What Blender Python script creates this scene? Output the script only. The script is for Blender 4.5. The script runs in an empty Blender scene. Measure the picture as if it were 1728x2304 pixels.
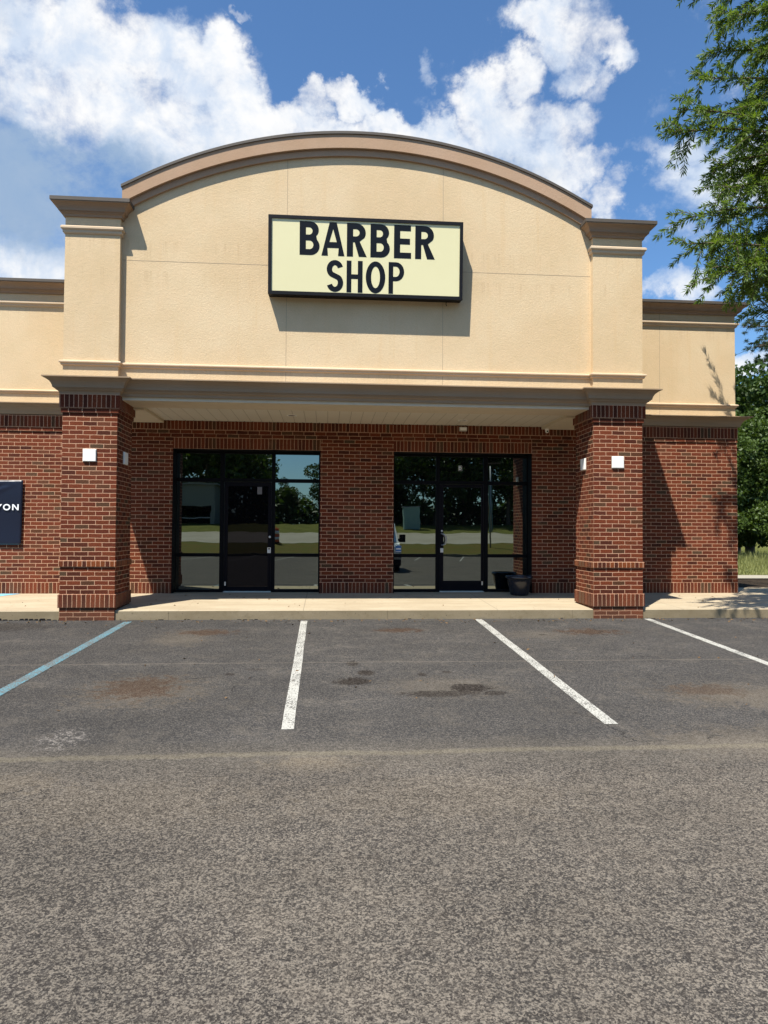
import bpy, bmesh, math, random
import numpy as np
from mathutils import Vector, Matrix
random.seed(7); rng = np.random.default_rng(11)
S = bpy.context.scene
C = S.collection
R = math.radians

# ------------------------------------------------------------------ camera
EYE = 1.1484
cam_d = bpy.data.cameras.new('camera'); cam = bpy.data.objects.new('camera', cam_d); C.objects.link(cam)
rt = Vector((0.99675999, -0.08020734, 0.0060247)); fw = Vector((0.08001475, 0.99641908, 0.02732521)); up = Vector((-0.00819481, -0.02675461, 0.99960844))
M = Matrix((( rt.x, up.x, -fw.x, 0), (rt.y, up.y, -fw.y, 0), (rt.z, up.z, -fw.z, EYE), (0, 0, 0, 1)))
cam.matrix_world = M
cam_d.sensor_fit = 'VERTICAL'; cam_d.sensor_height = 24; cam_d.sensor_width = 18
cam_d.lens = 1598.2/2304*24
cam_d.clip_start = 0.05; cam_d.clip_end = 2000
S.camera = cam
S.render.resolution_x = 768; S.render.resolution_y = 1024
S.view_settings.view_transform = 'Standard'; S.view_settings.look = 'None'
S.view_settings.gamma = 1; S.view_settings.exposure = 0.92; S.view_settings.use_curve_mapping = False

# ------------------------------------------------------------------ node helper
class NT:
    def __init__(s, tree): s.t = tree; tree.nodes.clear()
    def n(s, typ, ins=None, **kw):
        nd = s.t.nodes.new(typ)
        for k, v in kw.items(): setattr(nd, k, v)
        if ins:
            for k, v in ins.items():
                sock = nd.inputs[k]
                if isinstance(v, bpy.types.NodeSocket): s.t.links.new(v, sock)
                elif hasattr(v, 'outputs'): s.t.links.new(v.outputs[0], sock)
                else: sock.default_value = v
        return nd
    def m(s, op, a, b=0.0, c=None, clamp=False):
        d = {0: a, 1: b}
        if c is not None: d[2] = c
        return s.n('ShaderNodeMath', d, operation=op, use_clamp=clamp).outputs[0]
    def mix(s, f, a, b, bt='MIX'):
        nd = s.n('ShaderNodeMix', None, data_type='RGBA', blend_type=bt)
        for k, v in ((0, f), (6, a), (7, b)):
            sock = nd.inputs[k]
            if isinstance(v, bpy.types.NodeSocket): s.t.links.new(v, sock)
            else: sock.default_value = v if k == 0 else (tuple(v) + (1,) if len(v) == 3 else v)
        return nd.outputs[2]
    def noise(s, vec, scale, detail=4, rough=.5, dist=0.0):
        return s.n('ShaderNodeTexNoise', {'Vector': vec, 'Scale': scale, 'Detail': detail, 'Roughness': rough, 'Distortion': dist}).outputs[0]
    def ramp(s, f, pts, interp='LINEAR'):
        nd = s.n('ShaderNodeValToRGB', {0: f}); cr = nd.color_ramp; cr.interpolation = interp
        while len(cr.elements) < len(pts): cr.elements.new(.5)
        for e, (p, c) in zip(cr.elements, pts):
            e.position = p; e.color = (c, c, c, 1) if not hasattr(c, '__len__') else tuple(c) + (1,)
        return nd.outputs[0]
    def sstep(s, v, a, b):
        return s.n('ShaderNodeMapRange', {0: v, 1: a, 2: b, 3: 0.0, 4: 1.0}, interpolation_type='SMOOTHSTEP', clamp=True).outputs[0]
    def scale(s, v, sc):
        return s.n('ShaderNodeVectorMath', {0: v, 1: sc}, operation='MULTIPLY').outputs[0]
    def add(s, v, sc):
        return s.n('ShaderNodeVectorMath', {0: v, 1: sc}, operation='ADD').outputs[0]

# ------------------------------------------------------------------ sun and sky
Lx, Ly, Lz = .72, 1.0, -2.25
sun_el = math.atan2(2.25, math.hypot(Lx, Ly))
sd = bpy.data.lights.new('sun', 'SUN'); so = bpy.data.objects.new('sun', sd); C.objects.link(so)
sd.energy = 4.6; sd.angle = R(.53); sd.color = (1, .955, .87)
so.rotation_euler = Vector((Lx, Ly, Lz)).to_track_quat('-Z', 'Y').to_euler()
so.location = (-10, -14, 30)

W = bpy.data.worlds.new('World'); S.world = W; W.use_nodes = True
k = NT(W.node_tree)
az_sun = math.atan2(-Lx, -Ly)
sky = k.n('ShaderNodeTexSky', None, sky_type='NISHITA', sun_disc=False, sun_elevation=sun_el, sun_rotation=az_sun % (2*math.pi), altitude=100, air_density=1.0, dust_density=.7, ozone_density=2.5)
skyc = k.mix(1.0, sky.outputs[0], (.68, .92, 1.10), 'MULTIPLY')
tc = k.n('ShaderNodeTexCoord').outputs['Generated']
def azel(u, v):
    a = (u*1.0416-864)/1598.2; b = -(v*1.0416-1152)/1598.2
    d = (fw + rt*a + up*b).normalized()
    return math.degrees(math.atan2(d.x, d.y)), math.degrees(math.asin(d.z))
wn = k.n('ShaderNodeTexNoise', {'Vector': tc, 'Scale': 9.0, 'Detail': 9.0, 'Roughness': .62})
wv = k.add(tc, k.scale(k.add(wn.outputs['Color'], (-.5, -.5, -.5)), (.13, .13, .13)))
sep = k.n('ShaderNodeSeparateXYZ', {0: wv})
AZ = k.m('MULTIPLY', k.m('ARCTAN2', sep.outputs[0], sep.outputs[1]), 57.2958)
EL = k.m('MULTIPLY', k.m('ARCSINE', sep.outputs[2]), 57.2958)
def blob(u, v, ru, rv, amp=1.0, rot=0):
    a, e = azel(u, v); kk = .040
    ca, sa = math.cos(R(rot)), math.sin(R(rot))
    da = k.m('SUBTRACT', AZ, a); de = k.m('SUBTRACT', EL, e)
    x = k.m('DIVIDE', k.m('ADD', k.m('MULTIPLY', da, ca), k.m('MULTIPLY', de, sa)), ru*kk)
    y = k.m('DIVIDE', k.m('SUBTRACT', k.m('MULTIPLY', de, ca), k.m('MULTIPLY', da, sa)), rv*kk*.8)
    r2 = k.m('ADD', k.m('MULTIPLY', x, x), k.m('MULTIPLY', y, y))
    return k.m('MULTIPLY', k.m('POWER', 2.71828, k.m('MULTIPLY', k.m('MULTIPLY', r2, r2), -1.0)), amp)
def blobs(l, soft=False):
    acc = None
    for q in l:
        o = blob(*q); acc = o if acc is None else k.m('ADD' if soft else 'MAXIMUM', acc, o)
    return acc
density = blobs([(40, 130, 150, 150), (205, 110, 130, 120), (320, 125, 95, 105), (400, 165, 90, 100), (475, 135, 62, 85), (505, 215, 80, 85), (545, 280, 75, 70), (230, 300, 340, 170), (0, 400, 260, 180), (260, 430, 260, 110),
    (60, 560, 150, 75), (20, 480, 90, 60, .6), (0, 30, 80, 90, .8), (700, 232, 55, 36), (765, 212, 48, 34), (640, 270, 60, 50), (810, 262, 75, 36), (740, 275, 160, 32), (870, 285, 90, 45), (960, 270, 90, 58), (1040, 205, 72, 68), (1130, 160, 62, 60), (1095, 275, 130, 90), (1205, 295, 110, 80), (1275, 350, 80, 66),
    (1190, 390, 90, 50), (1345, 415, 48, 50, .8), (1160, 25, 85, 50), (1250, 55, 100, 78), (1320, 100, 58, 52), (1255, 150, 55, 55, .9), (1292, 195, 30, 45, .6), (1480, 335, 60, 45, .75), (1570, 400, 115, 95, .85), (1640, 320, 60, 80, .7), (1520, 470, 90, 60, .7),
    (1445, 612, 75, 42), (1505, 628, 45, 30, .8), (1640, 780, 70, 28), (920, 150, 22, 30, .42), (512, 8, 30, 14, .6), (1390, 320, 40, 30, .35), (1640, 560, 70, 40, .45)])
# away from the photographed part of the sky: plain scattered clouds
far = k.m('MULTIPLY', k.sstep(k.m('ABSOLUTE', k.m('SUBTRACT', AZ, 4.4)), 38, 60), k.sstep(k.noise(k.scale(tc, (1, 1, 2.2)), 2.2, 4), .55, .75))
density = k.m('ADD', density, k.m('MULTIPLY', far, .42))
n1 = k.noise(k.scale(tc, (1, 1, 1.25)), 9.0, 11, .62, .25)
n2 = k.noise(tc, 30.0, 8, .68)
nn = k.m('ADD', k.m('MULTIPLY', k.m('SUBTRACT', n1, .5), 2.3), k.m('MULTIPLY', k.m('SUBTRACT', n2, .5), .8))
dens = k.m('ADD', density, nn)
alpha = k.sstep(dens, .24, 1.02)
grey = blobs([(90, 440, 300, 120, .95), (330, 400, 280, 90, .7), (0, 300, 60, 160, .45), (0, 0, 60, 60, .4), (1010, 360, 150, 50, .3), (1240, 110, 90, 40, .3), (1130, 370, 160, 45, .35), (1100, 240, 60, 30, .25), (700, 290, 120, 30, .25)], True)
gm = k.m('ADD', grey, k.m('MULTIPLY', k.m('SUBTRACT', n1, .5), 1.1), clamp=True)
puff = k.noise(k.add(tc, (.013, .02, .03)), 13.0, 9, .62, .3)
white = k.mix(k.sstep(puff, .34, .60), (.66, .76, .91), (1.0, 1.0, 1.0))
cl = k.mix(k.sstep(gm, .10, 1.25), white, (.27, .41, .62))
thick = k.m('MULTIPLY', alpha, k.m('ADD', .86, k.m('MULTIPLY', k.sstep(dens, .5, 1.2), .14)), clamp=True)
bg1 = k.n('ShaderNodeBackground', {0: skyc, 1: .085})
bg2 = k.n('ShaderNodeBackground', {0: cl, 1: .54})
mx = k.n('ShaderNodeMixShader', {0: thick, 1: bg1.outputs[0], 2: bg2.outputs[0]})
k.n('ShaderNodeOutputWorld', {0: mx.outputs[0]})

# ------------------------------------------------------------------ materials
def mat(name):
    m = bpy.data.materials.new(name); m.use_nodes = True
    return m, NT(m.node_tree)
def finish(m, q, col, rough=.8, spec=.3, bump=None, bs=.5, bd=.01, metal=0.0):
    ins = {'Base Color': col if isinstance(col, bpy.types.NodeSocket) else tuple(col)+(1,), 'Roughness': rough, 'Specular IOR Level': spec, 'Metallic': metal}
    if bump is not None:
        ins['Normal'] = q.n('ShaderNodeBump', {'Height': bump, 'Strength': bs, 'Distance': bd}).outputs[0]
    b = q.n('ShaderNodeBsdfPrincipled', ins)
    q.n('ShaderNodeOutputMaterial', {0: b.outputs[0]})
    return m
def simple(name, col, rough=.6, spec=.4, metal=0.0, var=.12, sc=6, bs=.15):
    m, q = mat(name); o = q.n('ShaderNodeTexCoord').outputs['Object']
    n = q.noise(o, sc, 5, .6)
    c = q.mix(n, tuple(x*(1-var) for x in col), tuple(min(1, x*(1+var)) for x in col))
    return finish(m, q, c, rough, spec, q.noise(o, sc*8, 3), bs, .004, metal)

def brick_mat(name, bw, rh, off, tone=1.0, warm=0.0):
    m, q = mat(name)
    uv = q.n('ShaderNodeUVMap', None, uv_map='UVMap').outputs[0]
    dn = q.n('ShaderNodeTexNoise', {'Vector': uv, 'Scale': 22.0, 'Detail': 3.0, 'Roughness': .6})
    dn2 = q.n('ShaderNodeTexNoise', {'Vector': uv, 'Scale': 3.0, 'Detail': 1.0})
    u2 = q.add(uv, q.scale(q.add(dn.outputs['Color'], (-.5, -.5, -.5)), (.011, .011, 0)))
    u2 = q.add(u2, q.scale(q.add(dn2.outputs['Color'], (-.5, -.5, -.5)), (.012, .010, 0)))
    b = q.n('ShaderNodeTexBrick', {'Vector': u2, 'Color1': (0, 0, 0, 1), 'Color2': (1, 1, 1, 1), 'Mortar': (.5, .5, .5, 1), 'Scale': 1.0, 'Mortar Size': .0050, 'Mortar Smooth': .3, 'Bias': 0.0, 'Brick Width': bw, 'Row Height': rh}, offset=off, offset_frequency=2, squash=1.0)
    g = b.outputs['Color']; f = b.outputs['Fac']
    w = warm
    col = q.ramp(g, [(0, (.062, .017, .009)), (.15, (.095, .023, .010)), (.36, (.135+w, .029+w*.4, .012)), (.58, (.170+w, .040+w*.4, .015)), (.76, (.150+w, .034+w*.4, .012)), (.88, (.085, .036, .016)), (.95, (.080, .052, .028)), (1, (.165+w, .042+w*.4, .018))])
    spot = q.noise(uv, 60, 5, .7)
    col = q.mix(q.sstep(spot, .38, .68), q.mix(1.0, col, (.62, .60, .60), 'MULTIPLY'), q.mix(1.0, col, (1.22, 1.25, 1.25), 'MULTIPLY'))
    big = q.noise(uv, .9, 3)
    col = q.mix(q.m('MULTIPLY', q.sstep(big, .42, .68), .35), col, (.19, .052, .026))
    mort = q.mix(spot, (.42, .235, .142), (.60, .36, .225))
    cc = q.mix(f, col, mort)
    sepv = q.n('ShaderNodeSeparateXYZ', {0: q.n('ShaderNodeTexCoord').outputs['Object']}).outputs[2]
    eff = q.m('MULTIPLY', q.sstep(q.noise(q.scale(uv, (1, .6, 1)), 2.2, 6, .7), .60, .74), .22)
    cc = q.mix(eff, cc, (.40, .27, .20))
    cc = q.mix(q.m('MULTIPLY', q.sstep(q.m('ADD', sepv, q.m('MULTIPLY', big, .3)), .34, .02), .28), cc, (.13, .075, .045))
    if tone != 1.0: cc = q.mix(1.0, cc, (tone, tone, tone), 'MULTIPLY')
    h = q.m('ADD', q.m('MULTIPLY', q.m('SUBTRACT', 1.0, f), 1.0), q.m('MULTIPLY', spot, .35))
    return finish(m, q, cc, .88, .18, h, .75, .006)
RUN = brick_mat('running_brick', .2032, .06773, .5)
SOLD = brick_mat('soldier_brick', .06773, .2032, 0.0)
ROWL = brick_mat('rowlock_brick', .06773, .0935, 0.0, 1.0, .035)

def stucco_mat(name, col, streak=False, grain=1.0):
    m, q = mat(name); o = q.n('ShaderNodeTexCoord').outputs['Object']
    big = q.noise(o, .7, 4, .6); mid = q.noise(o, 4.5, 4, .6); fine = q.noise(o, 60, 3, .7); fin2 = q.noise(o, 24, 4, .6)
    dark = tuple(c*f for c, f in zip(col, (.90, .86, .80)))
    c = q.mix(q.sstep(big, .35, .68), dark, col)
    c = q.mix(q.m('MULTIPLY', q.sstep(mid, .40, .62), .28), c, tuple(min(1, a*b) for a, b in zip(col, (1.03, .96, .93))))
    c = q.mix(q.m('MULTIPLY', q.sstep(fine, .35, .62), .40*grain), c, tuple(x*.76 for x in col))
    if streak:
        st = q.noise(q.scale(o, (7.0, 7.0, .35)), 1.0, 5, .65)
        c = q.mix(q.m('MULTIPLY', q.sstep(st, .54, .74), .26), c, (col[0]*.86, col[1]*.74, col[2]*.58))
        zz = q.n('ShaderNodeSeparateXYZ', {0: o}).outputs[2]
        s2 = q.noise(q.scale(o, (16.0, 16.0, .5)), 1.0, 4, .7)
        for ztop, ln in ((3.62, .16), (5.15, .35), (5.62, .4)):
            win = q.m('MULTIPLY', q.m('LESS_THAN', zz, ztop), q.sstep(zz, ztop-ln, ztop))
            c = q.mix(q.m('MULTIPLY', q.m('MULTIPLY', win, q.sstep(s2, .50, .66)), .30), c, (col[0]*.62, col[1]*.56, col[2]*.50))
    h = q.m('ADD', q.m('MULTIPLY', fin2, .6), q.m('MULTIPLY', fine, .7))
    return finish(m, q, c, .92, .12, h, .6*grain, .008)
STUC = stucco_mat('cream_stucco', (.665, .515, .325), True)
STUCW = stucco_mat('cream_stucco_wing', (.665, .515, .325), True)
TAN = stucco_mat('tan_stucco', (.43, .295, .20), False, .7)
TAUPE = stucco_mat('taupe_cornice', (.33, .245, .165), True, .35)
BAND = stucco_mat('trim_stucco', (.60, .47, .33), False, .4)
JOINT = simple('joint_groove_shade', (.40, .31, .21), .9, .1)  # for raised strips; the groove's shade is put into this darker colour
FLASH = simple('bronze_flashing', (.095, .080, .066), .6, .25, 0, .2, 3)
CAPM = stucco_mat('cap_stucco_shaded', (.34, .24, .165), True, .5)  # darker copy of the tan stucco, shade on the caps put into the colour
SOFF, q = mat('cream_soffit')
o = q.n('ShaderNodeTexCoord').outputs['Object']
sx = q.n('ShaderNodeSeparateXYZ', {0: o}).outputs[0]
gr = q.m('PINGPONG', sx, .1)
groove = q.m('LESS_THAN', gr, .005)
c = q.mix(groove, q.mix(q.noise(o, 2, 4), (.60, .54, .43), (.68, .62, .50)), (.40, .35, .26))
finish(SOFF, q, c, .55, .3, q.m('MULTIPLY', groove, -1.0), .6, .006)
CREAMP = simple('cream_paint', (.60, .51, .37), .7, .2)
FRAME = simple('dark_bronze_frame', (.005, .005, .006), .5, .06, 0, .2, 8)
DOORM = simple('black_door_frame', (.006, .005, .007), .5, .08, 0, .2, 8)
ALU = simple('aluminium', (.62, .62, .60), .35, .5, .7, .1, 20)
STEEL = simple('grey_steel', (.32, .33, .34), .4, .5, .5)
WHITEP = simple('white_plastic', (.86, .83, .76), .45, .4, 0, .05, 6)
GREYP = simple('grey_plastic', (.42, .38, .30), .5, .4)
BLACKP = simple('black_plastic', (.005, .005, .007), .55, .2)

def glass_mat(name, refl, tint=(.82, .93, .86)):
    m, q = mat(name); o = q.n('ShaderNodeTexCoord').outputs['Object']
    bmp = q.n('ShaderNodeBump', {'Height': q.noise(o, 1.6, 2), 'Strength': .035, 'Distance': .02}).outputs[0]
    fr = q.n('ShaderNodeFresnel', {0: 1.5}).outputs[0]
    fac = q.m('ADD', refl, fr, clamp=True)
    d = q.n('ShaderNodeBsdfDiffuse', {0: (.003, .003, .004, 1)})
    g = q.n('ShaderNodeBsdfGlossy', {0: tuple(tint)+(1,), 'Roughness': 0.0, 'Normal': bmp})
    mx = q.n('ShaderNodeMixShader', {0: fac, 1: d.outputs[0], 2: g.outputs[0]})
    q.n('ShaderNodeOutputMaterial', {0: mx.outputs[0]})
    return m
GLASS = glass_mat('tinted_glass', .21)
GLASSD = glass_mat('dark_door_glass', .0, (.55, .54, .60))
MIRR = glass_mat('mirror_glass', .5)

# concrete
def conc(name, c1, c2, stain, joints=False, kerb=False):
    m, q = mat(name); o = q.n('ShaderNodeTexCoord').outputs['Object']
    big = q.noise(q.scale(o, (.6, 2.0, 1)), 1.3, 5, .65); fine = q.noise(o, 90, 3, .7); mid = q.noise(o, 9, 5, .7)
    c = q.mix(q.sstep(big, .32, .68), c1, c2)
    c = q.mix(q.m('MULTIPLY', q.sstep(mid, .52, .72), .5), c, stain)
    c = q.mix(q.m('MULTIPLY', q.sstep(fine, .4, .7), .25), c, tuple(x*.7 for x in c1))
    h = fine
    if kerb:
        sp = q.n('ShaderNodeSeparateXYZ', {0: o})
        pits = q.sstep(q.noise(o, 38, 3, .6), .66, .72)
        c = q.mix(pits, c, (.06, .05, .04))
        low = q.sstep(q.m('ADD', sp.outputs[2], q.m('MULTIPLY', mid, .12)), -.13, -.17)
        c = q.mix(q.m('MULTIPLY', low, .55), c, (.17, .15, .11))
    if joints:
        sp = q.n('ShaderNodeSeparateXYZ', {0: o})
        j = q.m('LESS_THAN', q.m('PINGPONG', q.m('ADD', sp.outputs[0], .35), 1.52), .006)
        c = q.mix(q.m('MULTIPLY', j, .7), c, (.2, .17, .12)); h = q.m('SUBTRACT', h, j)
        cr = q.n('ShaderNodeTexVoronoi', {'Vector': q.add(q.scale(o, (.55, .55, 0)), q.scale(q.n('ShaderNodeTexNoise', {'Vector': o, 'Scale': 3.0, 'Detail': 5.0}).outputs['Color'], (.25, .25, 0))), 'Scale': 1.0}, feature='DISTANCE_TO_EDGE').outputs[0]
        crm = q.m('MULTIPLY', q.m('LESS_THAN', cr, .0035), .45)
        c = q.mix(crm, c, (.28, .22, .15))
    return finish(m, q, c, .9, .15, h, .35, .006)
WALK = conc('sidewalk_concrete', (.36, .29, .195), (.43, .36, .25), (.32, .25, .165), joints=True)
KERB = conc('kerb_concrete', (.19, .15, .09), (.26, .21, .135), (.16, .125, .07), kerb=True)
PATHM = conc('path_concrete', (.30, .27, .21), (.36, .33, .26), (.26, .23, .18))

# asphalt
def lot_z(y):
    if y >= 3: return -.215 + .042*(y-11.02)
    if y >= -6: t = (3-y)/9; return -.5518 + (-.62+.5518)*(1-(1-t)**2) if t < 1 else -.62
    return -.62 + (.12*((-6-y)/14) if y > -20 else .12)
ASPH, q = mat('asphalt')
o = q.n('ShaderNodeTexCoord').outputs['Object']
flat = q.scale(o, (1, 1, 0)); sp = q.n('ShaderNodeSeparateXYZ', {0: o})
X_, Y_ = sp.outputs[0], sp.outputs[1]
w1 = q.noise(flat, .55, 4, .6); w2 = q.noise(flat, 2.4, 5, .65); w3 = q.noise(flat, 8, 5, .7); w4 = q.noise(q.scale(flat, (1, 2.2, 1)), 21, 4, .7)
st = q.n('ShaderNodeTexVoronoi', {'Vector': flat, 'Scale': 82.0, 'Randomness': 1.0})
stc = q.n('ShaderNodeSeparateColor', {0: st.outputs['Color']}).outputs[0]
grit = q.noise(flat, 150, 3, .8); grit2 = q.noise(flat, 48, 5, .8)
yl = q.m('ADD', Y_, q.m('MULTIPLY', q.m('SUBTRACT', w2, .5), .5))
near = q.sstep(yl, 5.6, 4.5)              # older worn surface nearer the drive lane
base_far = q.mix(w2, (.050, .051, .054), (.078, .077, .077))
edge_dark = q.sstep(yl, 9.9, 10.8)
base_far = q.mix(q.m('MULTIPLY', edge_dark, .6), base_far, (.040, .044, .050))
base_near = q.mix(q.sstep(w1, .3, .7), (.082, .075, .070), (.108, .098, .086))
base = q.mix(near, base_far, base_near)
# exposed stones
stone = q.mix(stc, (.07, .065, .06), (.46, .42, .36))
sm = q.m('MULTIPLY', q.sstep(st.outputs['Distance'], .62, .30), q.sstep(q.m('ADD', stc, q.m('MULTIPLY', w4, .55)), .72, 1.05))
samt = q.m('ADD', .38, q.m('MULTIPLY', near, .12))
base = q.mix(q.m('MULTIPLY', sm, samt), base, stone)
base = q.mix(q.m('MULTIPLY', q.sstep(grit2, .44, .66), q.m('ADD', .22, q.m('MULTIPLY', near, .42))), base, (.27, .24, .195))
base = q.mix(q.m('MULTIPLY', q.sstep(grit, .50, .34), q.m('ADD', .5, q.m('MULTIPLY', near, .3))), base, (.016, .015, .016))
mid_sp = q.sstep(q.noise(q.scale(flat, (1, .7, 1)), 26, 5, .85), .56, .68)
base = q.mix(q.m('MULTIPLY', mid_sp, .45), base, (.21, .19, .165))
# worn pale patches
patch = q.m('MULTIPLY', q.sstep(q.m('ADD', q.m('MULTIPLY', w3, .5), q.m('MULTIPLY', w2, .6)), .54, .68), .32)
base = q.mix(patch, base, (.215, .19, .155))
def spot(cx, cy, rx, ry, amp=1.0, rag=2.6, hard=.35):
    dx = q.m('DIVIDE', q.m('SUBTRACT', X_, cx), rx); dy = q.m('DIVIDE', q.m('SUBTRACT', Y_, cy), ry)
    r = q.m('SQRT', q.m('ADD', q.m('MULTIPLY', dx, dx), q.m('MULTIPLY', dy, dy)))
    r = q.m('ADD', r, q.m('MULTIPLY', q.m('SUBTRACT', w3, .5), rag))
    r = q.m('ADD', r, q.m('MULTIPLY', q.m('SUBTRACT', w4, .5), 1.8))
    return q.m('MULTIPLY', q.sstep(r, 1.0, hard), amp)
# pale dust halos (tan) then brown/dark stains
for a in [(-1.75, 7.0, .75, .75, .42), (-1.9, 9.6, .5, .7, .35), (1.2, 7.0, .8, .5, .30), (3.9, 6.6, .9, .55, .45), (3.0, 9.7, .7, .4, .25), (-.15, 5.05, .28, .12, .8), (-.05, 5.0, .5, .2, .5), (-2.1, 4.75, .55, .25, .5), (-1.2, 4.4, 1.0, .5, .3), (.8, 4.4, 1.2, .4, .3), (3.3, 5.3, 1.1, .45, .35)]:
    base = q.mix(spot(*a), base, (.26, .215, .155))
for a in [(-1.61, 10.0, .50, .26, .85), (1.02, 10.1, .42, .2, .9), (3.75, 9.9, .55, .28, .85), (-1.8, 7.1, .45, .5, .8), (3.75, 6.75, .45, .25, .6)]:
    base = q.mix(spot(*a, 3.0, .5), base, (.085, .045, .022))
for a in [(.28, 7.25, .20, .17, 1), (.43, 7.6, .10, .14, 1), (.30, 8.05, .08, .14, .8), (1.42, 6.95, .23, .17, 1), (1.1, 6.75, .42, .12, .8), (1.62, 6.75, .13, .09, .8), (1.02, 7.5, .06, .08, .8), (1.3, 7.6, .05, .06, .8), (-1.0, 7.6, .06, .06, .8), (-.75, 7.8, .12, .07, .4), (3.0, 9.7, .05, .05, .8), (-4.7, 10.5, .9, .35, .6)]:
    base = q.mix(spot(*a, 1.3, .75), base, (.022, .016, .012))
# dirt line along the old seam and a faint seam across the bays
w2b = q.m('MULTIPLY', q.m('SUBTRACT', w1, .5), .12)
def seam(y0, half, amp, c, rag=.10):
    global base
    dd = q.m('ABSOLUTE', q.m('ADD', q.m('SUBTRACT', Y_, y0), q.m('ADD', w2b, q.m('MULTIPLY', q.m('SUBTRACT', w3, .5), rag))))
    base = q.mix(q.m('MULTIPLY', q.sstep(dd, half, half*.25), amp), base, c)
seam(5.2, .07, .62, (.29, .255, .18), .14); seam(8.1, .035, .42, (.26, .23, .19), .06)
seam(5.17, .4, .22, (.25, .22, .17), .5)
# scraped chalky mark
dk = q.m('MULTIPLY', q.sstep(q.m('ABSOLUTE', q.m('SUBTRACT', w3, .5)), .03, .0), spot(-1.98, 5.6, .25, .35, 1.0, .6))
base = q.mix(dk, base, (.50, .46, .42))
# hair cracks
vr = q.n('ShaderNodeTexVoronoi', {'Vector': q.add(q.scale(flat, (.5, .5, 0)), q.scale(q.n('ShaderNodeTexNoise', {'Vector': flat, 'Scale': 2.0, 'Detail': 6.0}).outputs['Color'], (.35, .35, 0))), 'Scale': 1.0}, feature='DISTANCE_TO_EDGE').outputs[0]
crk = q.m('MULTIPLY', q.m('MULTIPLY', q.m('LESS_THAN', vr, .003), q.sstep(w1, .52, .6)), .7)
base = q.mix(crk, base, (.015, .015, .015))
hh = q.m('ADD', q.m('MULTIPLY', q.sstep(st.outputs['Distance'], .75, .2), .7), q.m('ADD', grit2, q.m('MULTIPLY', grit, .6)))
blo = q.sstep(q.m('ADD', q.noise(q.scale(flat, (1, 1.3, 1)), 4.5, 7, .75), q.m('MULTIPLY', q.m('SUBTRACT', w1, .5), .5)), .40, .64)
lf = q.sstep(q.m('ADD', X_, q.m('MULTIPLY', w1, 1.5)), -.9, .7)
base = q.mix(q.m('MULTIPLY', q.m('MULTIPLY', blo, near), q.m('ADD', .18, q.m('MULTIPLY', lf, .3))), base, (.215, .185, .150))
def cells(sc, rnd=1.0):
    v = q.n('ShaderNodeTexVoronoi', {'Vector': q.add(flat, q.scale(q.n('ShaderNodeTexNoise', {'Vector': flat, 'Scale': sc*.6, 'Detail': 2.0}).outputs['Color'], (.6/sc, .6/sc, 0))), 'Scale': sc, 'Randomness': rnd})
    return q.n('ShaderNodeSeparateColor', {0: v.outputs['Color']}).outputs[0]
c1 = cells(108.0); c2 = cells(190.0); c3 = cells(48.0)
clump = q.noise(q.scale(flat, (1, 1.2, 1)), 19, 5, .8)
gg = q.m('ADD', q.m('ADD', q.m('MULTIPLY', c1, .42), q.m('MULTIPLY', c2, .34)), q.m('ADD', q.m('MULTIPLY', c3, .12), q.m('MULTIPLY', q.m('SUBTRACT', clump, .44), .42)))
lo = q.m('ADD', .50, q.m('MULTIPLY', near, .50))
base = q.mix(q.m('MULTIPLY', q.sstep(gg, .50, .66), q.m('MULTIPLY', lo, .70)), base, q.mix(near, (.33, .30, .26), (.37, .325, .265)))
base = q.mix(q.m('MULTIPLY', q.sstep(gg, .44, .28), q.m('MULTIPLY', lo, .72)), base, (.030, .026, .024))
tone = q.ramp(q.m('ADD', q.m('MULTIPLY', q.noise(q.scale(flat, (1, 1.5, 1)), .8, 5, .65), .8), q.m('MULTIPLY', lf, .12)), [(.3, .47), (.5, .56), (.66, .66)])
base = q.mix(1.0, base, tone, 'MULTIPLY'); base = q.mix(1.0, base, (1.0, .972, .945), 'MULTIPLY')
finish(ASPH, q, base, .9, .15, gg, .55, .008)

def paint_mat(name, col, worn):
    m, q = mat(name); o = q.n('ShaderNodeTexCoord').outputs['Object']; f = q.scale(o, (1, 1, 0))
    g = q.noise(f, 55, 4, .8); g2 = q.noise(f, 5, 4, .6)
    hole = q.sstep(q.m('ADD', g, q.m('MULTIPLY', g2, .35)), worn, worn+.07)
    c = q.mix(q.sstep(g2, .3, .7), tuple(x*.80 for x in col), col)
    c = q.mix(hole, c, (.10, .095, .085))
    return finish(m, q, c, .75, .25, g, .6, .004)
LINEW = paint_mat('worn_white_paint', (.50, .485, .43), .655)
LINEB = paint_mat('worn_blue_paint', (.10, .26, .32), .62)
BLUEW = paint_mat('ramp_blue_paint', (.20, .50, .68), .9)

def ground_mat(name, a, b, c3, sc=3):
    m, q = mat(name); o = q.n('ShaderNodeTexCoord').outputs['Object']
    n = q.noise(o, sc*.3, 5, .6); f = q.noise(o, sc*12, 4, .8)
    c = q.mix(q.sstep(n, .35, .65), a, b); c = q.mix(q.m('MULTIPLY', q.sstep(f, .45, .65), .6), c, c3)
    return finish(m, q, c, .95, .1, f, 1.0, .05)
GRASSG = ground_mat('grass_ground', (.075, .085, .016), (.12, .125, .026), (.19, .17, .05))
VERGE = ground_mat('verge_ground', (.11, .085, .018), (.085, .09, .016), (.19, .14, .05))
MULCH = ground_mat('mulch_ground', (.028, .020, .014), (.055, .04, .027), (.12, .09, .06), 6)
ROADM = ground_mat('road_asphalt', (.30, .27, .21), (.34, .31, .25), (.27, .25, .2), 1)

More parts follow.
